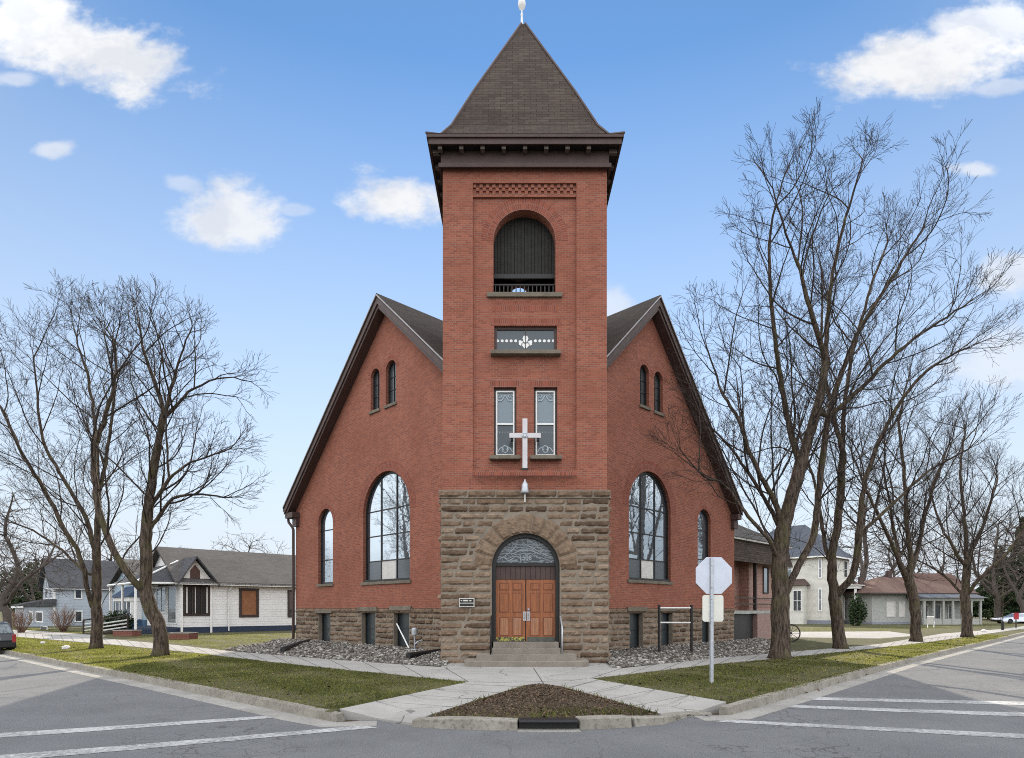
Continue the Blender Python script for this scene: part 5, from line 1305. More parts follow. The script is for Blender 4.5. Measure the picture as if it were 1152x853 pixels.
def block_house(T, C, FA, lenA, lenB, z0, ze, wall, found=None, zf=.5, roof='hip', rise=2.5, over=.45, roofmat='roof_grey', trim='white', lift=0.):
    uA = FA.u; v = -FA.n           # along wall A, and back from it
    def p(a, b_, z): q = C+uA*a+v*b_; return Vector((q.x, q.y, z))
    mb = MB().hexa([p(0, 0, z0), p(lenA, 0, z0), p(lenA, lenB, z0), p(0, lenB, z0), p(0, 0, ze), p(lenA, 0, ze), p(lenA, lenB, ze), p(0, lenB, ze)])
    r0, r1 = lenB/2, lenB/2
    if roof == 'gableB' or roof == 'gableA':
        if roof == 'gableA': tri = [(p(0, 0, ze), p(0, lenB, ze), p(0, lenB/2, ze+rise)), (p(lenA, 0, ze), p(lenA, lenB, ze), p(lenA, lenB/2, ze+rise))]
        else: tri = [(p(0, 0, ze), p(lenA, 0, ze), p(lenA/2, 0, ze+rise)), (p(0, lenB, ze), p(lenA, lenB, ze), p(lenA/2, lenB, ze+rise))]
        for t in tri: mb.add(t, [(0, 1, 2)])
    mb.build('wall', M[wall], T)
    if found:
        e = .04; MB().hexa([p(-e, -e, LZ-.1), p(lenA+e, -e, LZ-.1), p(lenA+e, lenB+e, LZ-.1), p(-e, lenB+e, LZ-.1), p(-e, -e, zf), p(lenA+e, -e, zf), p(lenA+e, lenB+e, zf), p(-e, lenB+e, zf)]).build('foundation', M[found], T)
    o = over; zl = ze-o*rise/(lenB/2)*.5
    mb = MB()
    if roof == 'hip':
        h = min(lenA, lenB)/2
        if lenA >= lenB: ra, rb = p(h, lenB/2, ze+rise), p(lenA-h, lenB/2, ze+rise)
        else: ra, rb = p(lenA/2, h, ze+rise), p(lenA/2, lenB-h, ze+rise)
        vs = [p(-o, -o, zl), p(lenA+o, -o, zl), p(lenA+o, lenB+o, zl), p(-o, lenB+o, zl), ra, rb]
        fs = [(0, 1, 5, 4), (1, 2, 5), (2, 3, 4, 5), (3, 0, 4), (3, 2, 1, 0)] if lenA >= lenB else [(0, 1, 4), (1, 2, 5, 4), (2, 3, 5), (3, 0, 4, 5), (3, 2, 1, 0)]
        mb.add(vs, fs)
    elif roof == 'gableA':   # ridge runs along wall A
        th = .14; S0 = [(-o, zl), (lenB/2, ze+rise), (lenB+o, zl)]
        P = [p(-o, b_, z+.05) for b_, z in S0]+[p(-o, b_, z-th) for b_, z in S0[::-1]]; Q = [p(lenA+o, b_, z+.05) for b_, z in S0]+[p(lenA+o, b_, z-th) for b_, z in S0[::-1]]
        mb.add(P+Q, [tuple(range(6)), tuple(range(11, 5, -1))]+[(i, i+6, (i+1) % 6+6, (i+1) % 6) for i in range(6)])
    else:
        th = .14; S0 = [(-o, zl), (lenA/2, ze+rise), (lenA+o, zl)]
        P = [p(a, -o, z+.05) for a, z in S0]+[p(a, -o, z-th) for a, z in S0[::-1]]; Q = [p(a, lenB+o, z+.05) for a, z in S0]+[p(a, lenB+o, z-th) for a, z in S0[::-1]]
        mb.add(P+Q, [tuple(range(6)), tuple(range(11, 5, -1))]+[(i, i+6, (i+1) % 6+6, (i+1) % 6) for i in range(6)])
    rf = mb.build('roof', M[roofmat], T); bm = bmesh.new(); bm.from_mesh(rf.data); bmesh.ops.recalc_face_normals(bm, faces=bm.faces); bm.to_mesh(rf.data); bm.free()
    mb = MB(); e0 = zl-.18
    mb.hexa([p(-o, -o, e0), p(lenA+o, -o, e0), p(lenA+o, -o+.08, e0), p(-o, -o+.08, e0), p(-o, -o, zl-.01), p(lenA+o, -o, zl-.01), p(lenA+o, -o+.08, zl-.01), p(-o, -o+.08, zl-.01)])
    if roof != 'gableA': mb.hexa([p(-o, -o+.08, e0), p(-o+.08, -o+.08, e0), p(-o+.08, lenB+o, e0), p(-o, lenB+o, e0), p(-o, -o+.08, zl-.01), p(-o+.08, -o+.08, zl-.01), p(-o+.08, lenB+o, zl-.01), p(-o, lenB+o, zl-.01)])
    mb.build('eave_board', M[trim], T)
    return p
M['siding_white'] = m_siding('white_siding', (.74, .73, .71), .2)
M['siding_cream'] = m_siding('cream_siding', (.62, .60, .54), .14)
M['siding_grey'] = m_siding('blue_grey_siding', (.40, .44, .49), .16)
M['siding_blue'] = m_siding('pale_blue_siding', (.30, .38, .45), .16)
M['blue_found'] = m_plain('dark_blue_paint', (.018, .030, .058), .7, var=.25)
M['blue_panel'] = m_plain('mid_blue_paint', (.045, .09, .16), .7, var=.2)
M['grey_found'] = m_plain('grey_foundation', (.22, .23, .26), .9, var=.25)
M['grey_stucco'] = m_plain('grey_stucco', (.33, .33, .31), .9, var=.2)
M['board_orange'] = m_plain('plywood_boarding', (.23, .095, .042), .8, var=.25)
M['brown_frame'] = m_plain('dark_brown_frame', (.035, .024, .02), .6)
M['roof_grey'] = m_shingle('grey_shingle', (.082, .075, .071), (.108, .10, .094), (.04, .036, .036))
M['roof_dark'] = m_shingle('dark_shingle', (.065, .066, .072), (.09, .09, .095), (.03, .03, .032))
M['roof_blue'] = m_shingle('blue_shingle', (.035, .055, .095), (.05, .075, .12), (.02, .025, .04))
M['roof_slate'] = m_shingle('slate_roof', (.085, .095, .115), (.11, .12, .14), (.04, .045, .05))
M['roof_red'] = m_shingle('red_roof', (.115, .072, .060), (.14, .088, .074), (.075, .045, .038))
M['brick_low'] = m_brick('garden_brick', (.20, .065, .045), (.15, .05, .035), (.20, .15, .12))
M['pink'] = m_siding('pink_siding', (.36, .20, .155), .24)
M['pink_panel'] = m_plain('mauve_panel', (.26, .165, .145), .7, var=.15)
# white single-storey house, left
C, FA, FB = house_frames(203, 47, 45)
wh = thing('white_house', 'white single storey house with grey roof and dark blue foundation, left of the church', 'house', (C.x, C.y, LZ))
ze = FA.px(300, 655.5)[1]; zf = FA.px(300, 704)[1]
p = block_house(wh, C, FA, 21, 8.5, LZ, ze, 'siding_white', 'blue_found', zf, 'gableA', 2.75, .5)
wb_ = hwin(FA, (206, 658, 236, 693), 'brown_frame', 'black', fw=.12, parent=wh, vbars=2)
u_a, z_a = FA.px(209, 690); u_b, z_b = FA.px(234, 661)
mb = MB()
for k_, w_ in ((.01, .07), (.40, .04), (.92, .07)): mb.fbox(FA, u_a+(u_b-u_a)*k_, u_a+(u_b-u_a)*(k_+w_), z_a, z_b, .0215, .024)
mb.build('curtain', M['offwhite'], wb_); hwin(FA, (269, 662, 291, 694.5), 'brown_frame', 'board_orange', .2, parent=wh, label='boarded window with orange brown plywood'); hwin(FA, (323.5, 664, 331, 694.5), 'brown_frame', fw=.14, parent=wh)
hwin(FB, (189, 659, 199, 702), 'white', 'glass_lower', .1, name='door', parent=wh); hwin(FB, (172, 660, 187, 690), 'white', fw=.1, vbars=2, parent=wh)
mb = MB().fbox(FA, FA.px(237, 680)[0]-.05, FA.px(237, 680)[0]+.1, LZ, ze-.1, .002, .06); u_ = FA.px(257, 700)[0]; mb.tube([FA.p(u_+.3, ze-.2, .3), FA.p(u_, ze-.8, .08), FA.p(u_, LZ+.1, .08)], .05, 6); mb.fbox(FA, .0, .16, LZ, ze-.1, .002, .06); mb.build('corner_trim', M['white'], wh)
u0, u1 = FA.px(202, 650)[0], FA.px(241, 650)[0]
um = FA.px(219, 650)[0]; za = FA.px(219, 626)[1]
g = MB().prism(FA, [(u0+.1, ze-.1), (u1-.1, ze-.1), (um, za-.25)], -2.5, .08).build('gable', M['white'], wh)
mb = MB()
for s, ue_ in ((0, u0-.3), (1, u1+.25)):
    zz = ze-.28; pts = [(um, za), (ue_, zz), (ue_, zz-.14), (um, za-.16)]; mb.prism(FA, pts, -4.2, .55)
mb.build('gable_roof', M['roof_dark'], wh)
MB().prism(FA, [(um-.35, ze+.15), (um+.35, ze+.15), (um+.35, ze+.75), (um, ze+1.2), (um-.35, ze+.75)], .082, .11).build('gable_window', M['glass_dark'], wh)
# hipped porch roof at the street end
pp = lambda a, b_, z: p(a, b_, z)
mb = MB().add([pp(-3.0, .2, ze-.25), pp(-3.0, 7.8, ze-.25), pp(0, 8.3, ze-.2), pp(0, .2, ze-.2), pp(.5, 6.5, ze+1.55), pp(.5, 2.2, ze+1.55)], [(0, 3, 5), (1, 0, 5, 4), (2, 1, 4), (3, 2, 4, 5), (0, 1, 2, 3)])
o = mb.build('porch_roof', M['roof_dark'], wh)
bm = bmesh.new(); bm.from_mesh(o.data); bmesh.ops.recalc_face_normals(bm, faces=bm.faces); bm.to_mesh(o.data); bm.free()
mb = MB().tube([pp(-3.02, .2, ze-.24), pp(.5, 2.2, ze+1.6)], .07, 5).tube([pp(-3.02, .2, ze-.3), pp(-3.02, 7.8, ze-.3)], .09, 5).tube([pp(-3.02, .2, ze-.3), pp(0, .2, ze-.25)], .09, 5)
for b_ in (.3, 3.9, 7.6): mb.tube([pp(-2.9, b_, LZ), pp(-2.9, b_, ze-.3)], .09, 6)
mb.build('porch_trim', M['white'], wh)
MB().hexa([pp(-3.0, .2, LZ), pp(-.06, .2, LZ), pp(-.06, 7.8, LZ), pp(-3.0, 7.8, LZ), pp(-3.0, .2, zf-.1), pp(-.06, .2, zf-.1), pp(-.06, 7.8, zf-.1), pp(-3.0, 7.8, zf-.1)]).build('porch_floor', M['blue_found'], wh)
# porch stairs with white slatted rails
stz = zf-.12; S0 = pp(-3.05, 3.4, LZ); dv = -FA.u
ps = thing('porch_stairs', 'dark wooden porch stairs with white slatted side rails, behind the crooked tree', 'stairs', S0)
mb = MB(); bb = -FA.n
for k in range(5):
    h = (stz-LZ)*(5-k)/5; a = S0+dv*(k*.42); mb.hexa([a-bb*1.5+Vector((0,0,-.02)), a+dv*.42-bb*1.5+Vector((0,0,-.02)), a+dv*.42+bb*1.5+Vector((0,0,-.02)), a+bb*1.5+Vector((0,0,-.02)), a-bb*1.5+Vector((0,0,h)), a+dv*.42-bb*1.5+Vector((0,0,h)), a+dv*.42+bb*1.5+Vector((0,0,h)), a+bb*1.5+Vector((0,0,h))])
mb.build('tread', M['brown_frame'], ps)
for s in (-1, 1):
    mb = MB(); ra = S0+bb*(1.55*s); H0 = stz-LZ
    mb.tube([ra+Vector((0,0,0)), ra+Vector((0,0,H0+1.05))], .07, 6).tube([ra+dv*2.15, ra+dv*2.15+Vector((0,0,1.05))], .07, 6); mb.tube([ra+Vector((0,0,H0+1.)), ra+dv*2.15+Vector((0,0,1.))], .05, 6)
    rr_ = mb.build('handrail', M['brown_frame'], ps)
    mb = MB()
    for k in (.2, .45, .7): mb.tube([ra+Vector((0,0,H0+k)), ra+dv*2.15+Vector((0,0,k))], .055, 4)
    mb.build('slat', M['white'], rr_)
# brick planters beside that walk
for lab, (xa, xb, y) in (('low brick planter left of the porch stairs', (127, 150, 716)), ('low brick planter right of the crooked tree trunk', (190, 214, 719.5))):
    a, b_ = gp(xa, y, LZ), gp(xb, y, LZ); t = thing('brick_planter', lab, 'planter', (a+b_)/2, group='low brick planters by the white house'); f_ = Fr((a.x, a.y), (-.1, -1)); L_ = (b_-a).length
    MB().fbox(f_, 0, L_, LZ-.05, LZ+.36, -.9, 0).build('planter_wall', M['brick_low'], t); MB().fbox(f_, -.02, L_+.02, LZ+.36, LZ+.41, -.92, .02).build('coping', M['concrete'], t); MB().fbox(f_, .15, L_-.15, LZ+.41, LZ+.43, -.8, -.15).build('soil', M['soil'], t)
# blue cottage
C, FA, FB = house_frames(163, 58, 45)
bh = thing('blue_cottage', 'pale blue cottage with white bay window and dark blue awning roof', 'house', (C.x, C.y, LZ))
ze = at(140, 655, 60).z
p = block_house(bh, C, FA, 7, 11, LZ, ze, 'siding_blue', 'blue_panel', at(150, 697, 60).z, 'gableA', 2.3, .5, 'roof_grey')
mb = MB().fbox(FB, -6.6, -1.0, at(150, 697, 58).z, at(150, 672, 58).z, .0, .9); mb.fbox(FB, -6.7, -.9, at(150, 676, 58).z, at(150, 671.5, 58).z, 0, 1.05); by = mb.build('bay', M['white'], bh)
zb0, zb1 = at(150, 694, 58).z, at(150, 677, 58).z
mb = MB()
for k in range(4): mb.fbox(FB, -6.35+k*1.36, -6.35+k*1.36+1.0, zb0, zb1, .9, .92)
mb.build('pane', M['glass_dark'], by)
MB().fbox(FB, -6.6, -1.0, LZ-.05, at(150, 697, 58).z-.002, .002, .88).build('bay_base', M['blue_panel'], bh)
zz = at(150, 671.5, 58).z; MB().add([FB.p(-7.0, zz, 1.3), FB.p(-.7, zz, 1.3), FB.p(-1.3, zz+1.1, .0), FB.p(-6.4, zz+1.1, .0), FB.p(-7.0, zz, 0), FB.p(-.7, zz, 0)], [(0, 1, 2, 3), (0, 3, 4), (1, 5, 2), (0, 4, 5, 1)]).build('awning_roof', M['roof_blue'], bh)
hwin(FB, (128, 672, 133.5, 694), 'white', 'glass_dark', .1, parent=bh)
# grey two-storey house
C, FA, FB = house_frames(60.5, 66, 45)
gh = thing('grey_house', 'blue grey two storey house with steep dark roof, far left behind bare trees', 'house', (C.x, C.y, LZ))
ze = at(62, 658.5, 66).z
p = block_house(gh, C, FA, 9.5, 6.5, LZ, ze, 'siding_grey', 'grey_found', at(62, 704, 66).z, 'gableA', 3.0, .5, 'roof_dark', 'white')
hwin(FA, (83.5, 661, 92.5, 674), 'white', parent=gh, fw=.12); hwin(FA, (83.5, 687, 93, 700), 'white', 'glass_lower', parent=gh, fw=.12); hwin(FB, (51, 662, 54.5, 674), 'white', parent=gh); hwin(FB, (56, 662, 59, 674), 'white', parent=gh)
mb = MB().fbox(FA, -.02, .14, LZ, ze-.1, .003, .07).fbox(FA, 4.2, 4.35, LZ, ze-.1, .003, .07).fbox(FB, -.16, .02, LZ, ze-.1, .003, .07); mb.build('corner_trim', M['white'], gh)
zp = at(45, 682, 66).z
mb = MB().fbox(FB, -5.5, .0, LZ, zp, .02, 2.6); po = mb.build('porch', M['siding_grey'], gh)
mb = MB().prism(Fr(FB.p(0, 0, 0)[:2], FA.n[:2]), [(.2, zp+.0), (-2.95, zp+.0), (-2.95, zp+.12), (-.3, zp+.75), (.2, zp+.75)], -5.8, .3); mb.build('porch_roof', M['roof_dark'], gh)
MB().fbox(FB, -5.8, .3, zp-.2, zp-.003, 2.6, 2.93).build('porch_eave', M['white'], gh)
for rc in ((33, 688, 37, 700), (40.5, 688, 48.5, 700)): hwin(FB, rc, 'white', parent=gh, n=2.6)
hwin(FB, (46, 704.5, 53.5, 711.5), 'white', 'black', .03, name='cellar_opening', parent=gh, n=2.6)
# pale garage end and yard wall hidden behind the trunks: neighbour roof
C, FA, FB = house_frames(100, 86, 45)
# white two-storey house, right
C, FA, FB = house_frames(931, 74, 45)
w2h = thing('tall_white_house', 'tall white two storey house with slate roof, seen between right tree trunks', 'house', (C.x, C.y, LZ))
ze = at(931, 623, 74).z
p = block_house(w2h, C, FA, 8, 11.5, LZ, ze, 'siding_cream', 'grey_found', at(931, 698, 74).z, 'hip', 4.2, .6, 'roof_slate', 'white')
for rc in ((920.5, 628, 925, 651), (920.5, 662, 925, 688)): hwin(FB, rc, 'white', parent=w2h, fw=.14, bars=1)
hwin(FB, (886, 630, 891.5, 651), 'white', parent=w2h, bars=1); 
for rc in ((937, 630, 941, 650), (949, 631, 953, 650)): hwin(FA, rc, 'white', parent=w2h, bars=1)
b0, b1 = FB.px(908, 680)[0], FB.px(868, 680)[0]; b0, b1 = min(b0, b1), max(b0, b1); zb = at(900, 658, 74).z
mb = MB().fbox(FB, b0, b1, LZ, zb, 0, 1.2); by = mb.build('bay', M['siding_cream'], w2h)
mb = MB().add([FB.p(b0-.4, zb, 1.6), FB.p(b1+.4, zb, 1.6), FB.p(b1-.3, zb+.8, 0), FB.p(b0+.3, zb+.8, 0), FB.p(b0-.4, zb, 0), FB.p(b1+.4, zb, 0)], [(0, 1, 2, 3), (0, 3, 4), (1, 5, 2), (0, 4, 5, 1)]); mb.build('bay_roof', M['trim'], w2h)
hwin(FB, (892, 664, 902, 688), 'white', parent=w2h, n=1.2, bars=1, vbars=1)
u0 = FA.px(944, 680)[0]; zpp = at(950, 659, 76).z
mb = MB()
for k in range(4): mb.fbox(FA, u0+k*1.9, u0+k*1.9+.22, LZ, zpp-.3, 1.7, 1.92)
mb.fbox(FA, u0-.1, u0+6.1, zpp-.35, zpp, .01, 2.0); mb.build('porch', M['white'], w2h)
MB().fbox(FA, u0-.3, u0+6.3, zpp, zpp+.12, .01, 2.2).build('porch_roof', M['offwhite'], w2h)
hwin(FA, (950, 672, 955, 697), 'white', 'glass_dark', name='door', parent=w2h)
# red-roofed house, right
C, FA, FB = house_frames(981, 74, 8)
rh = thing('red_roofed_house', 'grey house with red roof and long columned porch, far right', 'house', (C.x, C.y, LZ))
ze = at(1000, 665, 74).z
p = block_house(rh, C, FA, 12.6, 8, LZ, ze, 'grey_stucco', 'grey_found', LZ+.3, 'hip', 1.9, .9, 'roof_red', 'brown_frame')
mb = MB(); u0 = FA.px(1024, 690)[0]; u1 = 12.4; zpo = at(1040, 673, 74).z
for k in range(7): u = u0+(u1-u0)*k/6; mb.fbox(FA, u-.11, u+.11, LZ, zpo-.3, 2.0, 2.22)
mb.fbox(FA, u0-.3, u1+.3, zpo-.32, zpo, .01, 2.3); mb.fbox(FA, u0, u1, LZ, LZ+.65, 2.05, 2.15); mb.build('porch', M['grey_stucco'], rh)
MB().add([FA.p(u0-.6, zpo+.02, 2.7), FA.p(u1+.5, zpo+.02, 2.7), FA.p(u1+.3, zpo+.75, 0), FA.p(u0-.4, zpo+.75, 0), FA.p(u0-.6, zpo+.02, .01), FA.p(u1+.5, zpo+.02, .01)], [(0, 1, 2, 3), (0, 3, 4), (1, 5, 2), (0, 4, 5, 1)]).build('porch_roof', M['roof_slate'], rh)
for rc in ((997, 677, 1007, 694), (1011, 677, 1018, 694), (1036, 680, 1044, 697), (1050, 680, 1058, 697), (1066, 680, 1074, 697)): hwin(FA, rc, 'offwhite', 'offwhite' if rc[0] in (997, 1011) else 'glass_grey', .12, parent=rh)
for a_c, z_c in ((5.5, 2.7), (1.6, 1.9)): MB().tube([p(a_c, 4, ze+.3), p(a_c, 4, ze+z_c)], .33, 4).build('chimney', M['trim'], rh)
# second wing of that house, plainer and taller to the right
C, FA, FB = house_frames(1052, 79, 8)
r2 = thing('grey_annex', 'plain grey end of the row with red gable roof, behind the fourth tree', 'house', (C.x, C.y, LZ))
ze = at(1060, 664, 79).z; p = block_house(r2, C, FA, 5.2, 7, LZ, ze, 'grey_stucco', 'grey_found', LZ+.3, 'gableA', 2.3, .3, 'roof_red', 'offwhite')
hwin(FA, (1072, 682, 1079, 699), 'white', parent=r2)
# small red-roofed garage between
C, FA, FB = house_frames(962, 86, 20)
ga = thing('garden_shed', 'small grey shed with red roof between the two right houses', 'shed', (C.x, C.y, LZ)); p = block_house(ga, C, FA, 2.6, 3, LZ, at(965, 686, 86).z, 'grey_stucco', None, 0, 'gableA', 1.5, .3, 'roof_red', 'offwhite')
hwin(FA, (966, 690, 970, 702), 'white', 'glass_dark', .05, name='door', parent=ga)
# rear entry annex on the right side of the church
fr = FR; uc = WR['uc']
an = thing('rear_annex', 'pink boarded entry annex with dark shingled skirt roof at the church right end', 'annex', fr.p(uc+1.5, LZ, -1.2))
nA = -1.0; P = lambda x, y: fr.px(x, y, nA)
z_f, z_t = P(845, 687)[1], P(845, 634)[1]; ua_, ub_ = uc+.05, P(884, 690)[0]; um_ = P(851.5, 690)[0]
mb = MB().fbox(fr, ua_, ub_, z_f, z_t+.9, nA-4, nA-1.1); mb.fbox(fr, um_, ub_, z_f, z_t+.3, nA-1.1, nA-.5); mb.build('wall', M['pink'], an)
MB().fbox(fr, um_+.08, ub_, LZ-.1, z_f-.02, nA-.5, nA).build('lower_panel', M['pink_panel'], an)
MB().fbox(fr, ua_, um_-.02, LZ-.1, z_f-.2, nA-2, nA-.25).build('crawl_space', M['black'], an)
MB().fbox(fr, ua_, ub_, z_f-.18, z_f-.004, nA-1.1, nA+.02).build('deck', M['grey_stucco'], an)
mb = MB()
for u in (ua_+.4, um_): mb.fbox(fr, u-.09, u+.09, z_f, z_t+.1, nA-.2, nA-.02)
for dz_ in (.35, .7): mb.fbox(fr, ua_, ub_, z_f+dz_, z_f+dz_+.07, nA-.14, nA-.06)
mb.build('porch_post', M['brown_frame'], an)
hwin(fr, (858, 638, 864, 668), 'brown_frame', 'glass_dark', .08, parent=an, n=nA-.5)
zs0, zs1 = P(845, 634)[1], P(845, 611)[1]
MB().prism(Fr(fr.p(ua_, 0, 0)[:2], (-fr.u)[:2]), [(nA, zs1+.15), (nA+.35, zs0), (nA+.2, zs0), (nA-1.0, zs0+.3), (nA-1.0, zs1+.2)], -(ub_-ua_)-.3, 0).build('skirt_roof', M['tower_roof'], an)
MB().add([fr.p(ua_, zs1+.17, nA+.25), fr.p(ub_+.6, zs1+.17, nA+.25), fr.p(ub_+.6, zs1+.17, nA-5), fr.p(ua_, zs1+.17, nA-5), fr.p(ua_, zs1+2.2, nA-2.3), fr.p(ua_+.5, zs1+2.2, nA-2.3)], [(0, 1, 5, 4), (1, 2, 5), (2, 3, 4, 5), (3, 0, 4), (3, 2, 1, 0)]).build('roof', M['roof_grey'], an)
MB().fbox(fr, ua_, ub_+.6, zs1+.06, zs1+.155, nA-.2, nA+.2).build('gutter', M['offwhite'], an)

# ------------------------------------------------------------------ street furniture
sp = gp(801.5, 769, LZ); SY = sp.y; S_ = FPX/SY
pole = thing('stop_sign', 'grey back of an octagonal stop sign on a metal post', 'sign', sp)
f_ = Fr((sp.x, sp.y), (.06, -1)); oc = f_.px(804.3, 647.5); ro = 41.5/S_/2/math.cos(math.pi/8)
pts = [(oc[0]+ro*math.cos(math.pi/8+k*math.pi/4), oc[1]+ro*math.sin(math.pi/8+k*math.pi/4)) for k in range(8)]
MB().prism(f_, pts, -.085, -.06).build('octagon_plate', M['signback'], pole, bevel=.004)
a, z1 = f_.px(791.5, 669.5); c, z0 = f_.px(815, 699.5)
def rrect(u0, u1, z0, z1, r_, k=5): return [(cx+r_*math.cos(t), cz_+r_*math.sin(t)) for cx, cz_, s in ((u1-r_, z1-r_, 0), (u0+r_, z1-r_, 1), (u0+r_, z0+r_, 2), (u1-r_, z0+r_, 3)) for t in np.linspace(s*math.pi/2, (s+1)*math.pi/2, k)]
MB().prism(f_, rrect(a, c, z0, z1, .06), -.085, -.06).build('lower_plate', m_plain('pale_sign_back', (.62, .61, .55), .5, .1, var=.1), pole)
zt_ = f_.px(803, 627)[1]; mb = MB()
MB().fbox(f_, -.032, .032, LZ-.1, zt_, -.055, -.02).build('post', M['galv'], pole)
mb.fbox(f_, -.05, -.032, LZ-.1, zt_-.02, -.058, -.05).fbox(f_, .032, .05, LZ-.1, zt_-.02, -.058, -.05); mb.build('post_flange', M['galv'], pole)
mb = MB()
for z in (oc[1]+.25, oc[1]-.3, z1-.1, z0+.1): mb.lathe(f_.p(0, z, -.02), [(.018, 0), (.018, .012)], 8, f_.n)
mb.build('bolt', M['silver'], pole)
# pipe posts with white rails in front of the right basement windows
a0, a1 = gp(741.5, 735.5, .22), gp(778, 735, .22)
rl = thing('pipe_railing', 'two black posts joined by thin white rails by the right basement windows', 'railing', (a0+a1)/2)
for q in (a0, a1): MB().tube([q-Vector((0,0,.2)), Vector((q.x, q.y, CZ+(HPY-680.5)/FPX*q.y))], .055, 8).build('post', M['black'], rl)
mb = MB()
for y in (684, 700.5): mb.tube([Vector((a0.x, a0.y, CZ+(HPY-y)/FPX*a0.y)), Vector((a1.x, a1.y, CZ+(HPY-y)/FPX*a1.y))], .03, 6)
mb.build('rail', M['white'], rl)
# gas regulator on its pipes
g0 = gp(466.5, 731, .30); g0 = FL.p(FL.px(466.5, 715, .35)[0], 0, .35); zz = lambda y: CZ+(HPY-y)/FPX*g0.y
gm = thing('gas_regulator', 'small grey gas regulator on bent pipes by the left basement window', 'gas regulator', (g0.x, g0.y, .3))
X, Yg = g0.x, g0.y
MB().lathe((X, Yg, zz(714)), [(.09, -.02), (.13, 0), (.13, .22), (.10, .27), (.03, .29)], 14).build('canister', M['galv'], gm, smooth=False)
MB().tube([(X, Yg, .2), (X, Yg, zz(714))], .035, 8).tube([(X, Yg, zz(725)), (X+.12, Yg+.02, zz(722)), (X+.28, Yg+.1, zz(720.5))], .035, 8).tube([(X-.3, Yg-.1, zz(731)), (X+.3, Yg+.05, zz(731))], .035, 8).build('pipe', M['galv'], gm)
q0, q1 = FL.p(*FL.px(446.5, 702, .05), .05), FL.p(*FL.px(460, 727.5, .55), .55)
t = thing('leaning_pipe', 'thin white pipe leaning against the left basement window', 'pipe', q1); MB().tube([q1-Vector((0,0,.06)), q0], .03, 8).build('pipe_body', M['white'], t)
for lab, pts in (('black corrugated drain pipe below the downspout on the left gravel', ((318, 732), (335, 726), (352, 721.5))), ('black corrugated drain pipe lying against the tower base on gravel', ((459, 739.5), (478, 737), (496, 734)))):
    P3 = [gp(x, y, .27) for x, y in pts]; t = thing('drain_pipe', lab, 'pipe', P3[0], group='black drain pipes on the gravel')
    L_ = (P3[-1]-P3[0]).length; n = 40; PT, RD = [], []
    for k in range(n+1):
        q = k/n*2; i = min(int(q), 1); PT.append(P3[i].lerp(P3[i+1], q-i)+Vector((0, 0, .04))); RD.append(.125 if k % 2 else .105)
    MB().tube(PT, RD, 10).build('corrugated_pipe', M['black_pipe'], t)
# cart wheel behind the nearest right trunk
wc = gp(889.5, 722, LZ); 
t = thing('cart_wheel', 'dark spoked wheel standing behind the tallest tree trunk', 'wheel', wc); fw_ = Fr((wc.x, wc.y), (-.5, -1)); rw = .48
rim = [fw_.p(rw*math.cos(k*math.pi/12), LZ+rw+rw*math.sin(k*math.pi/12), 0) for k in range(25)]
MB().tube(rim, .035, 6, cap=False).build('rim', M['black'], t); mb = MB()
for k in range(10): mb.tube([fw_.p(0, LZ+rw, 0), fw_.p(rw*math.cos(k*math.pi/5), LZ+rw+rw*math.sin(k*math.pi/5), 0)], .014, 5)
mb.build('spoke', M['black'], t); MB().lathe(fw_.p(0, LZ+rw, -.06), [(.07, 0), (.07, .12)], 10, fw_.n).build('hub', M['black'], t)
# small things on the lawns
def stone(label, px, py, s, seed, name='stone'):
    c = gp(px, py, LZ); bm = bmesh.new(); bmesh.ops.create_icosphere(bm, subdivisions=2, radius=s); r = random.Random(seed)
    for v in bm.verts: v.co *= r.uniform(.85, 1.15); v.co.z *= .7
    me = bpy.data.meshes.new(name); bm.to_mesh(me); bm.free(); me.materials.append(M['offwhite']); o = bpy.data.objects.new(name, me); COL.objects.link(o); o.location = (c.x, c.y, LZ+s*.4); tag(o, label, 'stone')
stone('pale stone on the left lawn left of the straight tree', 74, 730.5, .17, 1); stone('small pale stone on the left lawn near the SUV', 48, 724.5, .12, 2); stone('white stone on the right lawn beyond the fourth tree', 1107.5, 711.5, .22, 3)
c = gp(1128, 709, LZ); t = thing('sapling', 'young thin sapling with a black trunk guard by the right kerb', 'tree', c)
s_ = c.y/FPX; mb = MB(); r = random.Random(3); top = 4.2; mb.tube([c, c+Vector((.03, 0, 2)), c+Vector((0, 0, top))], [.035, .03, .01], 6)
for k in range(26):
    z = 1.7+k*.09; a = r.uniform(0, 6.28); l = r.uniform(.5, 1.1); q = c+Vector((0, 0, z)); mb.tube([q, q+Vector((math.cos(a)*l*.6, math.sin(a)*l*.6, l*.45)), q+Vector((math.cos(a)*l, math.sin(a)*l, l))], [.014, .01, .006], 3)
mb.build('trunk', M['bark'], t, uv=False); MB().lathe(c, [(.11, 0), (.11, .75), (.1, .76)], 10).build('trunk_guard', M['black'], t)
c = gp(1143, 707, LZ); t = thing('yard_sign', 'small red sign on a dark post at the right kerb', 'sign', c); s_ = c.y/FPX; f_ = Fr((c.x, c.y), (-.3, -1))
MB().fbox(f_, -2.2*s_, 2.6*s_, LZ+10*s_, LZ+17.5*s_, -.02, .02).build('panel', m_plain('red_sign', (.33, .02, .03), .5), t); MB().fbox(f_, -.04, .04, LZ-.1, LZ+10*s_, -.03, .03).build('post', M['black'], t)
c = gp(1047, 706, LZ); t = thing('lawn_chair', 'white wooden lawn chair in front of the red roofed house', 'chair', c); f_ = Fr((c.x, c.y), (.8, -.6))
k = 1.15
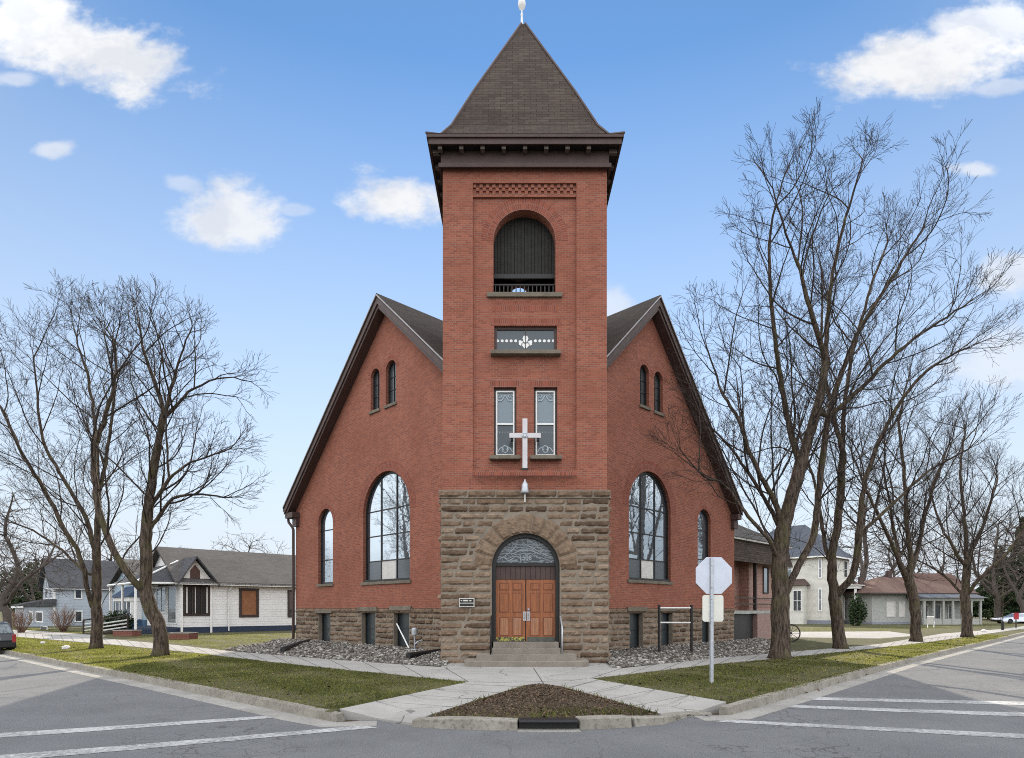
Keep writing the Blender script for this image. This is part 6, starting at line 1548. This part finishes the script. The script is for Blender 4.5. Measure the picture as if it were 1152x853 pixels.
mb = MB().prism(f_, [(-.35*k, LZ+.95*k), (-.27*k, LZ+.98*k), (.02*k, LZ+.3*k), (-.06*k, LZ+.27*k)], -.3, .3); mb.build('backrest', M['white'], t); MB().prism(f_, [(-.05, LZ+.28), (.5*k, LZ+.40*k), (.5*k, LZ+.46*k), (-.05, LZ+.34)], -.3, .3).build('seat', M['white'], t)
for n_ in (-.28, .24): MB().fbox(f_, .42*k, .5*k, LZ-.02, LZ+.6, n_, n_+.05).build('leg', M['white'], t); MB().prism(f_, [(-.3, LZ-.02), (-.2, LZ-.02), (.1, LZ+.33), (.0, LZ+.33)], n_, n_+.05).build('leg', M['white'], t)

# ------------------------------------------------------------------ cars
def paintmat(name, c, metal=.3):
    m, n, bs = newmat(name); bs.inputs['Base Color'].default_value = (*c, 1); bs.inputs['Metallic'].default_value = metal; bs.inputs['Roughness'].default_value = .28; bs.inputs['Coat Weight'].default_value = .6; return m
M['tyre'] = m_plain('tyre_rubber', (.018, .018, .018), .85); M['redlight'] = m_plain('tail_light_red', (.30, .012, .015), .25, spec=.6); M['plate'] = m_plain('number_plate', (.6, .6, .62), .5); M['lamp'] = m_plain('headlight_glass', (.55, .58, .62), .15, .3)
def car(name, label, loc, rz, L, Wd, prof, roof, belt, paint, ws=(.19, .80), wr=.33, suv=True):
    """prof: lower body outline, roof: greenhouse outline (x along the length, z up); x=0 is the rear"""
    T = thing(name, label, 'car', loc, rz, local=True)
    hw = Wd/2; fX = Fr((0, 0), (0, -1))
    def loft(out, w0, w1, zs):  # cross-section narrows with height
        mb = MB(); N = len(out); ww = [w0+(w1-w0)*min(1, max(0, (z-zs[0])/(zs[1]-zs[0]))) for x, z in out]
        vs = [(x, -w_, z) for (x, z), w_ in zip(out, ww)]+[(x, w_, z) for (x, z), w_ in zip(out, ww)]
        mb.add(vs, [tuple(range(N)), tuple(range(2*N-1, N-1, -1))]+[(i, i+N, (i+1) % N+N, (i+1) % N) for i in range(N)]); return mb
    body = loft(prof, hw, hw*.95, (.3, belt)).build('body', M[paint], T, bevel=.05, smooth=False)
    gr = loft(roof, hw*.93, hw*.74, (belt-.02, max(z for x, z in roof))).build('cabin', M[paint], T, bevel=.04)
    zr = max(z for x, z in roof); b0, b1 = roof[0], roof[-1]
    # glazing: side panes and front/rear screens set proud of the cabin
    xs = [x for x, z in roof]; t0, t1 = roof[1], roof[-2]
    for s in (-1, 1):
        mb = MB(); q = lambda x, z: (x, s*(hw*.93+(hw*.74-hw*.93)*min(1, max(0, (z-belt+.02)/(zr-belt+.02)))+.012), z)
        za, zb_ = belt+.05, zr-.1; cut = [b0[0]+.22+.0, b0[0]+(b1[0]-b0[0])*.36, b0[0]+(b1[0]-b0[0])*.64, b1[0]-.25]
        lean = lambda x, f: x+(t0[0]-b0[0])*f if x < (b0[0]+b1[0])/2-.8 else x+(t1[0]-b1[0])*f if x > (b0[0]+b1[0])/2+.5 else x
        for i in range(3):
            a, c_ = cut[i]+.03, cut[i+1]-.03
            fl = .8 if i == 0 else 0; fr_ = .8 if i == 2 else 0
            v = [q(a, za), q(c_, za), q(c_+(t1[0]-b1[0])*fr_*.9, zb_), q(a+(t0[0]-b0[0])*fl*.9, zb_)]
            v2 = [(x, y-s*.02, z) for x, y, z in v]; mb.add(v+v2, [(0, 1, 2, 3), (7, 6, 5, 4), (0, 4, 5, 1), (1, 5, 6, 2), (2, 6, 7, 3), (3, 7, 4, 0)])
        mb.build('side_window', M['glass_dark'], T)
    for (lo, hi, nm, sg) in ((b0, t0, 'rear_window', -1), (b1, t1, 'windscreen', 1)):
        a = Vector((lo[0], 0, lo[1])).lerp(Vector((hi[0], 0, hi[1])), .12); c_ = Vector((lo[0], 0, lo[1])).lerp(Vector((hi[0], 0, hi[1])), .86); o = Vector((sg*.015, 0, .01)); wa, wc_ = hw*.84, hw*.70
        mb = MB().add([a+o+Vector((0, -wa, 0)), a+o+Vector((0, wa, 0)), c_+o+Vector((0, wc_, 0)), c_+o+Vector((0, -wc_, 0)), a-o+Vector((0, -wa, 0)), a-o+Vector((0, wa, 0)), c_-o+Vector((0, wc_, 0)), c_-o+Vector((0, -wc_, 0))], [(0, 1, 2, 3), (7, 6, 5, 4), (0, 4, 5, 1), (1, 5, 6, 2), (2, 6, 7, 3), (3, 7, 4, 0)]); mb.build(nm, M['glass_dark'], T)
    for wx in ws:
        for s in (-1, 1):
            w = MB().lathe((wx*L, s*(hw-.2), wr), [(wr*.6, -.0), (wr*.97, .0), (wr, .03), (wr, .19), (wr*.97, .225), (wr*.62, .225)], 22, (0, s, 0)).build('wheel', M['tyre'], T)
            MB().lathe((wx*L, s*(hw-.2), wr), [(wr*.62, .1), (wr*.62, .222), (wr*.55, .2), (wr*.2, .215), (.02, .23)], 14, (0, s, 0)).build('rim', M['silver'], w)
    zl = belt-.12
    for s in (-1, 1):
        MB().box(-.03, .16, s*hw*.96-.14 if s > 0 else s*hw*.96-.01, s*hw*.96+.01 if s > 0 else s*hw*.96+.14, zl-.28, zl+.12).build('tail_light', M['redlight'], T, bevel=.02)
        MB().box(L-.25, L+.0, s*hw*.9-.2 if s > 0 else s*hw*.9, s*hw*.9 if s > 0 else s*hw*.9+.2, zl-.22, zl-.06).build('headlight', M['lamp'], T, bevel=.02)
    MB().box(-.06, .1, -hw*.97, hw*.97, .28, .52).build('rear_bumper', M['black_pipe'], T, bevel=.04); MB().box(L-.12, L+.05, -hw*.95, hw*.95, .25, .48).build('front_bumper', M['black_pipe'], T, bevel=.04)
    MB().box(-.05, .02, -.26, .26, .62, .74).build('number_plate', M['plate'], T)
    return T
M['navy'] = paintmat('dark_navy_car_paint', (.012, .015, .022)); M['silverblue'] = paintmat('silver_car_paint', (.52, .56, .64), .5)
rear = gp(19, 735.5, 0); dv = Vector((-dr.y, dr.x, 0)); ang = math.atan2(dl.y, dl.x)
side = Vector((-math.sin(ang), math.cos(ang), 0)); side = side if side.y > 0 else -side
rc = rear - side*.95*0
cc = rear - side*.85
car('parked_car', 'dark navy SUV cut by the left edge, red tail light showing', (cc.x, cc.y, .005), ang, 4.3, 1.7, [(0, .3), (.05, .25), (4.2, .25), (4.3, .4), (4.28, .72), (3.2, .86), (.0, .88), (-.02, .6)], [(.05, .85), (.38, 1.36), (.8, 1.42), (2.3, 1.4), (3.15, .85)], .86, 'navy')
c = gp(1149, 701.5, LZ); car('parked_car', 'silver sedan parked beyond the lawn at the far right', (c.x+2.2, c.y, LZ-.0), math.pi+.05, 5.6, 1.75, [(0, .3), (.05, .22), (5.5, .22), (5.6, .42), (5.5, .62), (4.2, .78), (.6, .86), (.0, .82), (-.03, .55)], [(.35, .82), (1.1, 1.28), (1.8, 1.34), (2.9, 1.3), (4.1, .78)], .82, 'silverblue', wr=.31)
